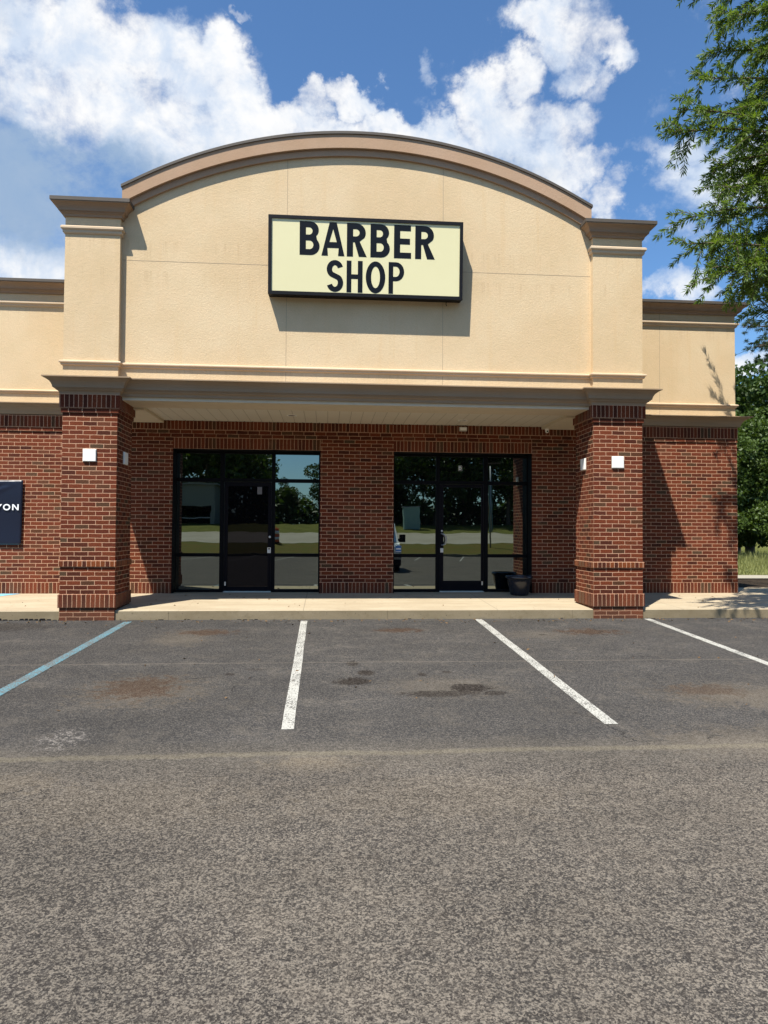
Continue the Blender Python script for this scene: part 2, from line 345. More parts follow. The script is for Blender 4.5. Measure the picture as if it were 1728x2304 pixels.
def leaf_mat(name, a, b, trans=.35, sc=.6):
    m, q = mat(name); o = q.n('ShaderNodeTexCoord').outputs['Object']
    n = q.noise(o, sc, 3, .6); f = q.noise(o, sc*22, 2)
    c = q.mix(q.m('ADD', q.m('MULTIPLY', n, .5), q.m('MULTIPLY', f, .5)), a, b)
    p = q.n('ShaderNodeBsdfPrincipled', {'Base Color': c, 'Roughness': .5, 'Specular IOR Level': .35})
    t = q.n('ShaderNodeBsdfTranslucent', {0: q.mix(1.0, c, (1.5, 1.5, .6), 'MULTIPLY')})
    mx = q.n('ShaderNodeMixShader', {0: trans, 1: p.outputs[0], 2: t.outputs[0]})
    q.n('ShaderNodeOutputMaterial', {0: mx.outputs[0]})
    return m
OAKL = leaf_mat('oak_leaves', (.040, .085, .014), (.165, .235, .042), .40, 1.2)
DARKL = leaf_mat('dark_leaves', (.020, .045, .009), (.065, .105, .020), .3, .5)
MIDL = leaf_mat('mid_leaves', (.026, .055, .010), (.090, .135, .022), .3, .5)
PINEL = leaf_mat('pine_needles', (.035, .060, .020), (.075, .105, .035), .2, 1)
BARK = simple('bark', (.10, .075, .055), .9, .1, 0, .4, 9, .8)
TALLG = leaf_mat('tall_grass_blades', (.17, .20, .06), (.34, .34, .14), .3, 1.5)

# ------------------------------------------------------------------ mesh helpers
class MB:
    """collects faces with UVs in metres and material slots"""
    def __init__(s): s.bm = bmesh.new(); s.uv = s.bm.loops.layers.uv.new('UVMap'); s.mats = []
    def mi(s, m):
        if m not in s.mats: s.mats.append(m)
        return s.mats.index(m)
    def face(s, pts, m=None, uvf=None, smooth=False):
        vs = [s.bm.verts.new(p) for p in pts]; f = s.bm.faces.new(vs)
        f.material_index = s.mi(m); f.smooth = smooth
        nrm = f.normal.copy() if f.normal.length else Vector((0, 0, 1))
        f.normal_update(); nrm = f.normal
        for l in f.loops:
            c = l.vert.co
            if uvf: l[s.uv].uv = uvf(c, nrm)
            elif abs(nrm.z) > .7: l[s.uv].uv = (c.x, c.y)
            elif abs(nrm.y) >= abs(nrm.x): l[s.uv].uv = (c.x, c.z)
            else: l[s.uv].uv = (c.y, c.z)
        return f
    def box(s, x0, x1, y0, y1, z0, z1, m, u0=0, v0=None, skip=''):
        if v0 is None: v0 = z0
        def uvf(c, n):
            if abs(n.z) > .7: return (c.x-u0, c.y)
            if abs(n.y) > .7: return (c.x-u0, c.z-v0)
            return (c.y - u0, c.z-v0)
        P = [(x0, y0, z0), (x1, y0, z0), (x1, y1, z0), (x0, y1, z0), (x0, y0, z1), (x1, y0, z1), (x1, y1, z1), (x0, y1, z1)]
        F = {'f': (0, 1, 5, 4), 'r': (1, 2, 6, 5), 'k': (2, 3, 7, 6), 'l': (3, 0, 4, 7), 't': (4, 5, 6, 7), 'b': (3, 2, 1, 0)}
        for kk, f in F.items():
            if kk not in skip: s.face([P[i] for i in f], m, uvf)
        return s
    def cyl(s, c, axis, r0, r1, L, m, n=20, caps=True):
        ax = Vector(axis).normalized(); t = ax.orthogonal().normalized(); b = ax.cross(t); c = Vector(c)
        A = [c + (t*math.cos(a)+b*math.sin(a))*r0 for a in [2*math.pi*i/n for i in range(n)]]
        B = [c + ax*L + (t*math.cos(a)+b*math.sin(a))*r1 for a in [2*math.pi*i/n for i in range(n)]]
        for i in range(n):
            j = (i+1) % n; s.face([A[i], A[j], B[j], B[i]], m, smooth=True)
        if caps: s.face(list(reversed(A)), m); s.face(B, m)
        return s
    def tube(s, pts, rad, m, n=8):
        pts = [Vector(p) for p in pts]; rings = []
        for i, p in enumerate(pts):
            d = (pts[min(i+1, len(pts)-1)]-pts[max(i-1, 0)]).normalized()
            t = d.cross(Vector((.13, .31, .94))).normalized(); b = d.cross(t)
            r = rad[i] if hasattr(rad, '__len__') else rad
            rings.append([s.bm.verts.new(p+(t*math.cos(2*math.pi*q/n)+b*math.sin(2*math.pi*q/n))*r) for q in range(n)])
        mi = s.mi(m)
        for a, b2 in zip(rings, rings[1:]):
            for q in range(n):
                f = s.bm.faces.new([a[q], a[(q+1) % n], b2[(q+1) % n], b2[q]]); f.material_index = mi; f.smooth = True
        for rr in (rings[0], rings[-1]):
            f = s.bm.faces.new(rr); f.material_index = mi
        return s
    def build(s, name, parent=None, bevel=0, weld=True):
        if weld: bmesh.ops.remove_doubles(s.bm, verts=s.bm.verts, dist=.0002)
        me = bpy.data.meshes.new(name); s.bm.to_mesh(me); s.bm.free()
        for m in s.mats: me.materials.append(m)
        o = bpy.data.objects.new(name, me); C.objects.link(o)
        if parent: o.parent = parent
        if bevel:
            b = o.modifiers.new('bevel', 'BEVEL'); b.width = bevel; b.segments = 2; b.limit_method = 'ANGLE'; b.angle_limit = R(50)
        return o
def box_obj(name, parent, m, *a, bevel=0, **kw):
    return MB().box(*a, m, **kw).build(name, parent, bevel)
def empty(name, loc=(0, 0, 0)):
    o = bpy.data.objects.new(name, None); C.objects.link(o); o.location = loc; o.empty_display_size = .3
    return o
def tag(o, label=None, cat=None, group=None, kind=None):
    if label: o['label'] = label
    if cat: o['category'] = cat
    if group: o['group'] = group
    if kind: o['kind'] = kind
    return o
def at_root(o, root):        # child built in world coordinates under a root placed elsewhere
    o.parent = root; o.matrix_parent_inverse = Matrix.Translation(root.location).inverted(); return o
def rawmesh(name, V, F, m, parent=None, smooth=False):
    me = bpy.data.meshes.new(name); V = np.asarray(V, dtype=np.float32); F = np.asarray(F, dtype=np.int32); nf, kf = F.shape
    me.vertices.add(len(V)); me.vertices.foreach_set('co', V.ravel())
    me.loops.add(nf*kf); me.loops.foreach_set('vertex_index', F.ravel())
    me.polygons.add(nf); me.polygons.foreach_set('loop_start', np.arange(0, nf*kf, kf, dtype=np.int32)); me.polygons.foreach_set('loop_total', np.full(nf, kf, dtype=np.int32))
    me.update(calc_edges=True); me.validate(); me.materials.append(m)
    o = bpy.data.objects.new(name, me); C.objects.link(o)
    if parent: o.parent = parent
    return o
def sweep(path, prof, m, name, parent, closed=False, cap=True):
    """path: plan points, outward side is to the RIGHT of travel; prof: (offset outward, z)"""
    b = MB(); mi = b.mi(m); n = len(path); P = [Vector(p) for p in path]
    rings = []
    for i in range(n):
        d1 = (P[i]-P[i-1]).normalized() if i else None
        d2 = (P[i+1]-P[i]).normalized() if i < n-1 else None
        nr = lambda d: Vector((d.y, -d.x))
        if d1 is None: off = nr(d2)
        elif d2 is None: off = nr(d1)
        else:
            a, c = nr(d1), nr(d2); s_ = a+c; off = s_/(1+a.dot(c))
        rings.append([b.bm.verts.new((P[i].x+off.x*o, P[i].y+off.y*o, z)) for o, z in prof])
    for i in range(n-1):
        for j in range(len(prof)-1):
            A, B = rings[i], rings[i+1]
            f = b.bm.faces.new([A[j], B[j], B[j+1], A[j+1]]); f.material_index = mi
    if cap:
        for r in (rings[0], rings[-1]):
            f = b.bm.faces.new(r); f.material_index = mi
    bmesh.ops.recalc_face_normals(b.bm, faces=b.bm.faces)
    return b.build(name, parent, weld=False)

# ------------------------------------------------------------------ key dimensions
PY = 11.02; DY = 13.17; GY = 11.12
XL0, XL1 = -3.985, -3.18; XR0, XR1 = 4.24, 5.045
WX0, WX1 = -16.0, 7.93

# ------------------------------------------------------------------ ground
def zgrid(name, xs, ys, zf, m, parent=None):
    V = [(x, y, zf(x, y)) for y in ys for x in xs]; nx = len(xs)
    F = [(j*nx+i, j*nx+i+1, (j+1)*nx+i+1, (j+1)*nx+i) for j in range(len(ys)-1) for i in range(nx-1)]
    o = rawmesh(name, V, F, m)
    for pl in o.data.polygons: pl.use_smooth = True
    return o
lot = zgrid('parking_lot', [-40, -20, -8, 0, 8, 14.0], [11.06, 9, 7, 5, 3, 1.5, 0, -1.5, -3, -4.5, -6, -10, -15, -20], lambda x, y: lot_z(y), ASPH)
tag(lot, kind='structure')
def gz(x, y):            # the land beyond
    if y > -20: return -.80
    if y > -27: t = (y+20)/-7; return -.50 + .12 + (.62)*t
    if y > -39: return .24 + .76*(-27-y)/12
    if y > -50: return 1.0 + .9*(-39-y)/11
    return 1.9
tag(zgrid('ground', list(np.linspace(-400, 400, 9)), [600, 100, 40, 0, -19.8], lambda x, y: -.80 if y < 15 else -.30, GRASSG), kind='structure')
tag(zgrid('grass_verge', list(np.linspace(-120, 120, 13)), [-20.0, -22, -24.5, -27.0], lambda x, y: gz(x, min(y, -20.001)), VERGE), kind='structure')
tag(zgrid('road', list(np.linspace(-200, 200, 13)), [-26.95, -30, -35, -39.05], lambda x, y: gz(x, min(max(y, -39), -27.001))+.012, ROADM), kind='structure')
tag(zgrid('far_grass', list(np.linspace(-300, 300, 13)), [-38.98, -44, -50.0, -120, -500], lambda x, y: gz(x, min(y, -39.001)), GRASSG), kind='structure')
kb = MB()
for i in range(-20, 7): kb.box(i*2.0, i*2.0+1.985, -20.15, -19.95, -.8, -.36, KERB)
tag(kb.build('verge_kerb'), kind='structure')

# sidewalk slab, kerb face
sw = MB()
def walk(x0, x1, y0, y1):
    z = lambda y: -.033*(DY-y) if y < DY else 0.0
    sw.face([(x0, y0, z(y0)), (x1, y0, z(y0)), (x1, y1, z(y1)), (x0, y1, z(y1))], WALK)
z0k = -.071
walk(WX0, 18, 11.06, DY); walk(WX0+.1, WX1-.05, DY, DY+.46); walk(WX1-.05, 18, DY, 14.5)
sw.face([(WX0, 11.045, z0k-.01), (18, 11.045, z0k-.01), (18, 11.06, z0k+.0003), (WX0, 11.06, z0k+.0003)], WALK)
swo = sw.build('sidewalk'); tag(swo, kind='structure')
kb = MB(); xs = [-16, -7.2, -3.16, -2.38, .95, 3.9, 5.06, 8.1, 11, 14, 18]
for a, b_ in zip(xs, xs[1:]):
    kb.box(a, b_-.004, 11.04, 11.30, -.6, z0k-.009, KERB)
tag(kb.build('kerb'), kind='structure')
# crumbling crack under the kerb on the left
ck = MB(); x = -6.5
while x < 5.2:
    h = random.uniform(.004, .012) if x > -4.0 else random.uniform(.008, .035)
    if x > -3.9 and random.random() < .55: x += random.uniform(.2, .6); continue
    L = random.uniform(.04, .12)
    ck.face([(x, 11.037, lot_z(11.03)-.01), (x+L, 11.037, lot_z(11.03)-.01), (x+L*.8, 11.037, lot_z(11.03)+h), (x+L*.2, 11.037, lot_z(11.03)+h*.9)], BLACKP)
    x += L*.9
tag(ck.build('kerb_crack', swo), kind=None)
bl = MB(); bl.face([(-8.4, 11.3, -.033*(DY-11.3)+.004), (-6.55, 11.3, -.033*(DY-11.3)+.004), (-5.42, DY-.03, .003), (-8.4, DY-.03, .003)], BLUEW)
tag(bl.build('ramp_marking'), kind='structure')
# the strip beside the building on the right
def strip(name, x0, x1, y0, y1, z, m):
    return tag(zgrid(name, list(np.linspace(x0, x1, 6)), [y0, (y0+y1)/2, y1], lambda x, y: z, m), kind='structure')
strip('mulch_bed', WX1-.1, 40, 14.5, 17.8, -.045, MULCH)
strip('side_path', 5, 60, 17.8, 19.2, -.02, PATHM)
strip('meadow', 5, 90, 19.2, 60, -.03, GRASSG)
strip('planting_bed', 14.0, 40, -20, 11.05, -.30, MULCH)
sk = MB()
for i in range(16): sk.box(13.85, 14.0, -20+i*1.95, -20+i*1.95+1.94, -.8, lot_z(-20+i*1.95)+.14, KERB)
tag(sk.build('side_kerb'), kind='structure')

# parking lines
def line(x0, x1, y0, y1, w, m, name):
    ys = list(np.linspace(y0, y1, 12)); V = []; F = []
    for i, y in enumerate(ys):
        t = i/11; xc = x0+(x1-x0)*t; j = random.uniform(-.003, .003); V += [(xc-w/2+j, y, lot_z(y)+.004), (xc+w/2+j, y, lot_z(y)+.004)]
    for i in range(11): F.append((2*i, 2*i+1, 2*i+3, 2*i+2))
    return tag(rawmesh(name, V, F, m), kind='structure')
line(-2.94, -3.07, 10.88, 5.75, .115, LINEB, 'parking_line')
line(-.335, -.30, 10.9, 5.75, .10, LINEW, 'parking_line')
line(2.37, 2.36, 10.98, 5.75, .115, LINEW, 'parking_line')
line(5.09, 5.06, 10.96, 5.75, .11, LINEW, 'parking_line')
line(7.8, 7.78, 10.9, 5.75, .11, LINEW, 'parking_line')
for xx in (-8.4, -5.7, -3.0, 5.1, 7.8): line(xx, xx+1.2, -14.2, -19.5, .10, LINEW, 'parking_line')

# ------------------------------------------------------------------ the shop building
B = tag(empty('shop_building', (.5, 13.2, 0)), 'red brick and cream stucco strip shop building with arched parapet over the entrance', 'building')
def part(o): return at_root(o, B)
def sub(o, parent):
    o.parent = parent; o.matrix_parent_inverse = parent.matrix_world.inverted() if parent.parent is None else Matrix.Identity(4); return o
# children of parts: keep everything in world coords (parts sit at origin of B's parent-inverse), so identity works
SF1 = (-2.805, -.128); SF2 = (1.235, 3.866); SFT = 2.62
bw = MB()
def wallstrip(x0, x1):
    bw.box(x0, x1, DY-.002, DY+.42, 0, .2032, SOLD)
    bw.box(x0, x1, DY, DY+.42, .2032, 2.912, RUN)
segs = [(WX0, SF1[0]), (SF1[1], SF2[0]), (SF2[1], WX1)]
for a, b_ in segs: wallstrip(a, b_)
for a, b_ in (SF1, SF2):
    bw.box(a, b_, DY-.0025, DY+.42, SFT+.018, SFT+.2212, SOLD)
    bw.box(a, b_, DY, DY+.42, SFT+.2212, 2.912, RUN, v0=.2032)
bw.box(WX0, WX1, DY-.018, DY+.25, 2.912, 2.985, RUN, u0=.07)
bw.box(WX0, WX1, DY-.03, DY+.25, 2.985, 3.2, SOLD)
# jamb reveals are the ends of the strips; side wall of the building on the right
bw.box(WX1-.25, WX1, DY+.42, DY+14, 0, .2032, SOLD, skip='f'); bw.box(WX1-.25, WX1, DY+.42, DY+14, .2032, 3.2, RUN, skip='f')
part(bw.build('brick_wall', B, weld=False))

# upper wing walls in stucco
uw = MB()
uw.box(WX0, WX1-.02, DY+.012, DY+.27, 3.2, 5.46, STUCW)
uw.box(WX1-.27, WX1-.02, DY+.27, DY+14, 3.2, 5.46, STUCW, skip='f')
part(uw.build('stucco_wall', B))
part(box_obj('roof', B, FLASH, WX0, WX1-.28, DY+.28, DY+14, 4.6, 4.7))
# wing trims (swept along the front and round the right corner)
wp = [(WX0, DY+.012), (WX1-.02, DY+.012), (WX1-.02, DY+13.9)]
def cornice(name, path, z0, z1, proj, m, style='big'):
    h = z1-z0
    if style == 'big':
        pr = [(0, z0), (proj*.16, z0), (proj*.18, z0+h*.10), (proj*.22, z0+h*.18), (proj*.34, z0+h*.25), (proj*.37, z0+h*.33), (proj*.44, z0+h*.33), (proj*.44, z0+h*.38), (proj*.50, z0+h*.38), (proj*.51, z0+h*.47), (proj*.55, z0+h*.58), (proj*.64, z0+h*.72), (proj*.78, z0+h*.83), (proj*.88, z0+h*.90), (proj, z0+h*.93), (proj, z1), (0, z1+.012)]
    elif style == 'simple':
        pr = [(0, z0), (proj*.25, z0), (proj*.30, z0+h*.14), (proj*.36, z0+h*.35), (proj*.50, z0+h*.60), (proj*.75, z0+h*.80), (proj*.96, z0+h*.90), (proj, z0+h*.93), (proj, z1), (0, z1+.012)]
    else:
        pr = [(0, z0), (proj*.35, z0+h*.08), (proj*.55, z0+h*.22), (proj*.55, z0+h*.45), (proj*.85, z0+h*.55), (proj, z0+h*.65), (proj, z0+h*.88), (proj*.75, z1), (0, z1+proj*.25)]
    return part(sweep(path, pr, m, name, B))
CORN2 = TAUPE
cornice('wing_cornice', wp, 3.21, 3.395, .225, TAUPE, 'simple')
cornice('trim_band', wp, 3.585, 3.65, .045, BAND, 'band')
cornice('trim_band', wp, 5.155, 5.245, .06, BAND, 'band')
cornice('parapet_cornice', wp, 5.395, 5.560, .18, CAPM, 'big')
def flash(name, path, z0, z1, off, back):
    pr = [(-back, z0+.02), (off, z0+.0), (off+.006, z0), (off+.006, z1), (-back, z1+.01)]
    return part(sweep(path, pr, FLASH, name, B))
flash('metal_coping', wp, 5.562, 5.612, .19, .25)

# pediment with arched top
def arc(cx, zc, r, x0, x1, n):
    return [(x, zc+math.sqrt(max(r*r-(x-cx)**2, 0))) for x in np.linspace(x0, x1, n)]
ACX = .525
top = arc(ACX, .14, 7.24, -3.15, 4.205, 49)
pm = MB()
low = 3.425
for (xa, za), (xb, zb) in zip(top, top[1:]):
    pm.face([(xa, GY, low), (xb, GY, low), (xb, GY, zb), (xa, GY, za)], STUC)
    pm.face([(xb, GY+.4, low), (xa, GY+.4, low), (xa, GY+.4, za), (xb, GY+.4, zb)], STUC)
pm.face([(-3.15, GY+.4, low), (-3.15, GY, low), (-3.15, GY, top[0][1]), (-3.15, GY+.4, top[0][1])], STUC)
pm.face([(4.205, GY, low), (4.205, GY+.4, low), (4.205, GY+.4, top[-1][1]), (4.205, GY, top[-1][1])], STUC)
pm.box(XL0+.1, -3.151, GY, GY+.4, low, 6.0, STUC); pm.box(4.206, XR1-.1, GY, GY+.4, low, 6.0, STUC)
part(pm.build('pediment_wall', B))
def archband(name, outer, inner, yf, yb, m):
    b = MB()
    n = len(outer)
    for i in range(n-1):
        (a, b1), (c, d), (e, f), (g, h) = outer[i], outer[i+1], inner[i], inner[i+1]
        b.face([(e, yf, f), (g, yf, h), (c, yf, d), (a, yf, b1)], m)
        b.face([(a, yf, b1), (c, yf, d), (c, yb, d), (a, yb, b1)], m)
        b.face([(g, yf, h), (e, yf, f), (e, yb, f), (g, yb, h)], m)
        b.face([(c, yb, d), (g, yb, h), (e, yb, f), (a, yb, b1)], m)
    for i in (0, n-1):
        (a, b1), (e, f) = outer[i], inner[i]
        b.face([(a, yf, b1), (a, yb, b1), (e, yb, f), (e, yf, f)], m)
    bmesh.ops.remove_doubles(b.bm, verts=b.bm.verts, dist=.0003)
    bmesh.ops.recalc_face_normals(b.bm, faces=b.bm.faces)
    return part(b.build(name, B))
xo = np.linspace(-3.165, 4.215, 49)
A0 = [(x, .14+math.sqrt(7.265**2-(x-ACX)**2)) for x in xo]
A1 = [(x, 0.0+math.sqrt(7.18**2-(x-ACX)**2)) for x in xo]
A2 = [(x, -.06+math.sqrt(7.14**2-(x-ACX)**2)) for x in xo]
archband('arch_moulding', A0, A1, PY+.0, PY+.45, TAN)
archband('arch_moulding', [(x, z-.002) for x, z in A1], A2, PY+.055, GY-.001, TAN)
cop = archband('arch_coping', [(x+(.0), z+.032) for x, z in [(-3.18, A0[0][1])]+A0[1:-1]+[(4.23, A0[-1][1])]], [(x, z-.01) for x, z in [(-3.18, A0[0][1])]+A0[1:-1]+[(4.23, A0[-1][1])]], PY-.022, PY+.48, FLASH)
# return wall behind the pediment (box over the entrance)
for a_, b_ in ((XL0+.02, -3.18), (4.24, XR1-.02)):
    part(box_obj('return_wall', B, STUC, a_, b_, 12.2, DY+.6, 3.505, 5.6))
# pilasters above the canopy
for x0, x1 in ((XL0-.01, XL1), (XR0-.005, XR1+.01)):
    pl = part(box_obj('pilaster', B, STUC, x0, x1, PY, 12.25, 3.432, 6.05))
    rect = [(x0, 12.25), (x0, PY), (x1, PY), (x1, 12.25)]
    def on(name, z0, z1, pj, m, st):
        o = cornice(name, rect, z0, z1, pj, m, st); o.parent = pl; o.matrix_parent_inverse = Matrix.Identity(4)
    on('cap_cornice', 5.90, 6.085, .165, CAPM, 'big'); on('trim_band', 5.635, 5.755, .055, BAND, 'band')
    f = flash('cap_flashing', rect, 6.087, 6.14, .170, .0); f.parent = pl; f.matrix_parent_inverse = Matrix.Identity(4)
    t = MB().box(x0-.165, x1+.165, PY-.165, 12.25, 6.10, 6.135, FLASH).build('cap_top'); t.parent = pl
cpath = [(XL0, DY-.02), (XL0, PY), (XL1, PY), (XL1, GY), (XR0, GY), (XR0, PY), (XR1, PY), (XR1, DY-.02)]
cornice('canopy_cornice', cpath, 3.185, 3.43, .235, TAUPE, 'big')
cornice('trim_band', [(XL0-.01, PY+.4), (XL0-.01, PY), (XL1, PY), (XL1, GY), (XR0-.005, GY), (XR0-.005, PY), (XR1+.01, PY), (XR1+.01, PY+.4)], 3.625, 3.70, .05, BAND, 'band')
# beam + lintels + soffit
bm_ = MB()
bm_.box(XL1, XR0, GY+.002, 11.75, 3.135, 3.42, CREAMP)
bm_.box(XL0+.01, -2.97, 11.751, DY-.031, 3.10, 3.43, CREAMP); bm_.box(4.04, XR1-.01, 11.751, DY-.031, 3.10, 3.43, CREAMP)
part(bm_.build('canopy_beam', B, weld=False))
part(box_obj('soffit', B, SOFF, -2.97, 4.04, 11.75, DY-.031, 3.15, 3.19))
VENT, q = mat('vent_holes'); o = q.n('ShaderNodeTexCoord').outputs['Object']; vx = q.n('ShaderNodeSeparateXYZ', {0: o}).outputs[0]
finish(VENT, q, q.mix(q.m('LESS_THAN', q.m('PINGPONG', vx, .076), .008), (.6, .54, .43), (.02, .02, .02)), .7)
part(box_obj('soffit_vent', B, VENT, -2.96, 4.03, DY-.052, DY-.036, 3.144, 3.149))
part(box_obj('canopy_roof', B, FLASH, XL0+.03, XR1-.03, GY+.42, DY+.6, 3.435, 3.5))
# control joints
w = .004
def vj(x, z0, z1, y=GY): part(box_obj('control_joint', B, JOINT, x-w, x+w, y-.0015, y+.003, z0, z1))
vj(-.66, 3.715, 4.795); vj(-.66, 6.0, 6.99); vj(1.813, 3.715, 4.79); vj(1.813, 6.0, 6.96)
vj(-.66, 3.44, 3.62); vj(1.813, 3.44, 3.62)
part(box_obj('control_joint', B, JOINT, -3.17, -.93, GY-.0015, GY+.003, 5.300, 5.308)); part(box_obj('control_joint', B, JOINT, 2.09, 4.23, GY-.0015, GY+.003, 5.300, 5.308))
vj(6.386, 3.66, 5.15, DY+.012); vj(6.386, 5.25, 5.4, DY+.012); vj(6.386, 3.41, 3.58, DY+.012)

# brick pillars
for x0, x1 in ((XL0, XL1), (XR0, XR1)):
    y0, y1 = PY, PY+.81
    pb = MB()
    e = .003
    def ring(z0, z1, g, m, v0=None):
        pb.box(x0-g, x1+g, y0-g, y1+g, z0, z1, m, u0=x0 if m is RUN else x0-g, v0=v0)
    ring(-.32, -.024, 0, RUN, v0=-.2272)
    ring(.178, .588, 0, RUN, v0=.178); ring(.684, 2.912, 0, RUN, v0=.684)
    p_ = part(pb.build('brick_pillar', B, weld=False))
    for nm, z0, z1, g, m in (('base_course', -.024, .178, .022, SOLD), ('belt_course', .588, .684, .022, ROWL), ('corbel_course', 2.912, 2.985, .022, RUN), ('top_course', 2.985, 3.19, .04, SOLD)):
        b = MB(); b.box(x0-g, x1+g, y0-g, y1+g, z0, z1, m, u0=x0-g+.01)
        o = b.build(nm, p_, bevel=.006 if nm != 'top_course' else 0)

# storefronts: set back in the wall, the reveals clad in dark metal
YF = DY+.255; KF = (YF+.045)/DY
KX = lambda x: x*KF
KZ = lambda z: EYE+(z-EYE)*KF
def storefront(x0, x1, mulls, doorglass, gm, dgm, label):
    fb = MB(); y = YF; yb = YF+.105; top = SFT+.016
    a, b_, c, d = [KX(v) for v in mulls]; zb = .004
    z1, z2, z3, z4, z5 = KZ(.077), KZ(.672), KZ(.733), KZ(2.035), KZ(2.10); zt = KZ(2.553)
    for u0, u1 in ((x0, x0+.014), (x1-.014, x1)): fb.box(u0, u1, DY+.004, y-.001, zb, top, FRAME)
    fb.box(x0+.0145, x1-.0145, DY+.004, y-.001, top-.012, top, FRAME)
    fb.box(x0, x1, y, yb, zt, top, FRAME)
    gl = x0+.022; gr_ = x1-.03
    fb.box(x0, gl, y, yb, zb, zt, FRAME); fb.box(gr_, x1, y, yb, zb, zt, FRAME)
    fb.box(a, b_, y, yb, zb, zt, FRAME); fb.box(c, d, y, yb, zb, zt, FRAME)
    for u0, u1 in ((gl, a), (d, gr_)):
        fb.box(u0, u1, y, yb, zb, z1, FRAME); fb.box(u0, u1, y+.004, yb, z2, z3, FRAME); fb.box(u0, u1, y+.004, yb, z4, z5, FRAME)
    fb.box(b_, c, y+.002, yb, z4+.006, z5, FRAME)
    fr = part(fb.build('window_frame', B, weld=False))
    yg = y+.045
    for u0, u1 in ((gl, a), (d, gr_)):
        for za, zb_ in ((z1, z2), (z3, z4), (z5, zt)):
            box_obj('pane', fr, gm, u0-.006, u1+.006, yg, yg+.008, za-.006, zb_+.006)
    box_obj('pane', fr, gm, b_-.006, c+.006, yg, yg+.008, z5, zt+.006)
    db = MB(); gx0, gx1 = KX(doorglass[0]), KX(doorglass[1]); gz0, gz1 = KZ(doorglass[2]), KZ(doorglass[3]); yd = y+.012
    db.box(b_+.004, gx0, yd, yd+.045, .02, z4, DOORM); db.box(gx1, c-.004, yd, yd+.045, .02, z4, DOORM)
    db.box(gx0, gx1, yd, yd+.045, .02, gz0, DOORM); db.box(gx0, gx1, yd, yd+.045, gz1, z4, DOORM)
    dr = part(db.build('door', B, weld=False)); dr['label'] = label
    box_obj('glass', dr, dgm, gx0-.004, gx1+.004, yd+.018, yd+.026, gz0-.004, gz1+.004)
    box_obj('threshold', dr, ALU, b_, c, y-.05, yb, .002, .014)
    return fr, dr, yd
fr1, dr1, yd = storefront(*SF1, (-1.945, -1.867, -1.013, -.95), (-1.80, -1.075, .13, 1.96), GLASS, GLASSD, 'dark glazed door with a paper note near the top')
fr2, dr2, yd = storefront(*SF2, (2.03, 2.10, 2.93, 3.012), (2.171, 2.885, .235, 1.98), GLASS, GLASS, 'glazed door with a loop pull handle on its left stile')
def kbox(name, par, m, x0, x1, ya, yb, z0, z1): return box_obj(name, par, m, KX(x0), KX(x1), ya, yb, KZ(z0), KZ(z1))
kbox('paper_note', dr1, simple('grey_paper', (.16, .155, .16), .8), -1.275, -1.19, yd+.012, yd+.0175, 1.815, 1.95)
MB().cyl((KX(-1.040), yd-.001, KZ(1.035)), (0, -1, 0), .022, .020, .018, ALU, 16).build('lock_cylinder', dr1)
kp = MB(); kx = KX(-1.05)+1.05; kz = KZ(.79)-.79
kp.box(-1.080+kx, -1.020+kx, yd-.022, yd-.0005, .742+kz, .842+kz, WHITEP); kp.box(-1.068+kx, -1.032+kx, yd-.024, yd-.0225, .805+kz, .83+kz, BLACKP)
for i in range(3):
    for j in range(3): kp.box(-1.069+.014*j+kx, -1.060+.014*j+kx, yd-.024, yd-.0225, .755+.015*i+kz, .764+.015*i+kz, STEEL)
kp.build('keypad_lock', dr1, weld=False)
kbox('hinge', dr1, ALU, -1.850, -1.824, yd-.006, yd-.0005, .145, .215)
hd = MB(); hx = KX(2.135)
hd.tube([(hx, yd, KZ(1.115)), (hx, yd-.05, KZ(1.115)), (hx+.03, yd-.07, KZ(1.10)), (hx+.075, yd-.075, KZ(1.05)), (hx+.08, yd-.075, KZ(.99)), (hx+.06, yd-.07, KZ(.92)), (hx+.02, yd-.05, KZ(.90)), (hx, yd, KZ(.90))], .013, STEEL, 10).build('pull_handle', dr2)
MB().cyl((KX(2.14), yd-.001, KZ(1.165)), (0, -1, 0), .019, .017, .014, ALU, 16).build('lock_cylinder', dr2)
kbox('lock_plate', dr2, ALU, 2.112, 2.168, yd-.010, yd-.0005, .762, .842)
kbox('hinge', dr2, ALU, 2.893, 2.918, yd-.006, yd-.0005, .155, .225)

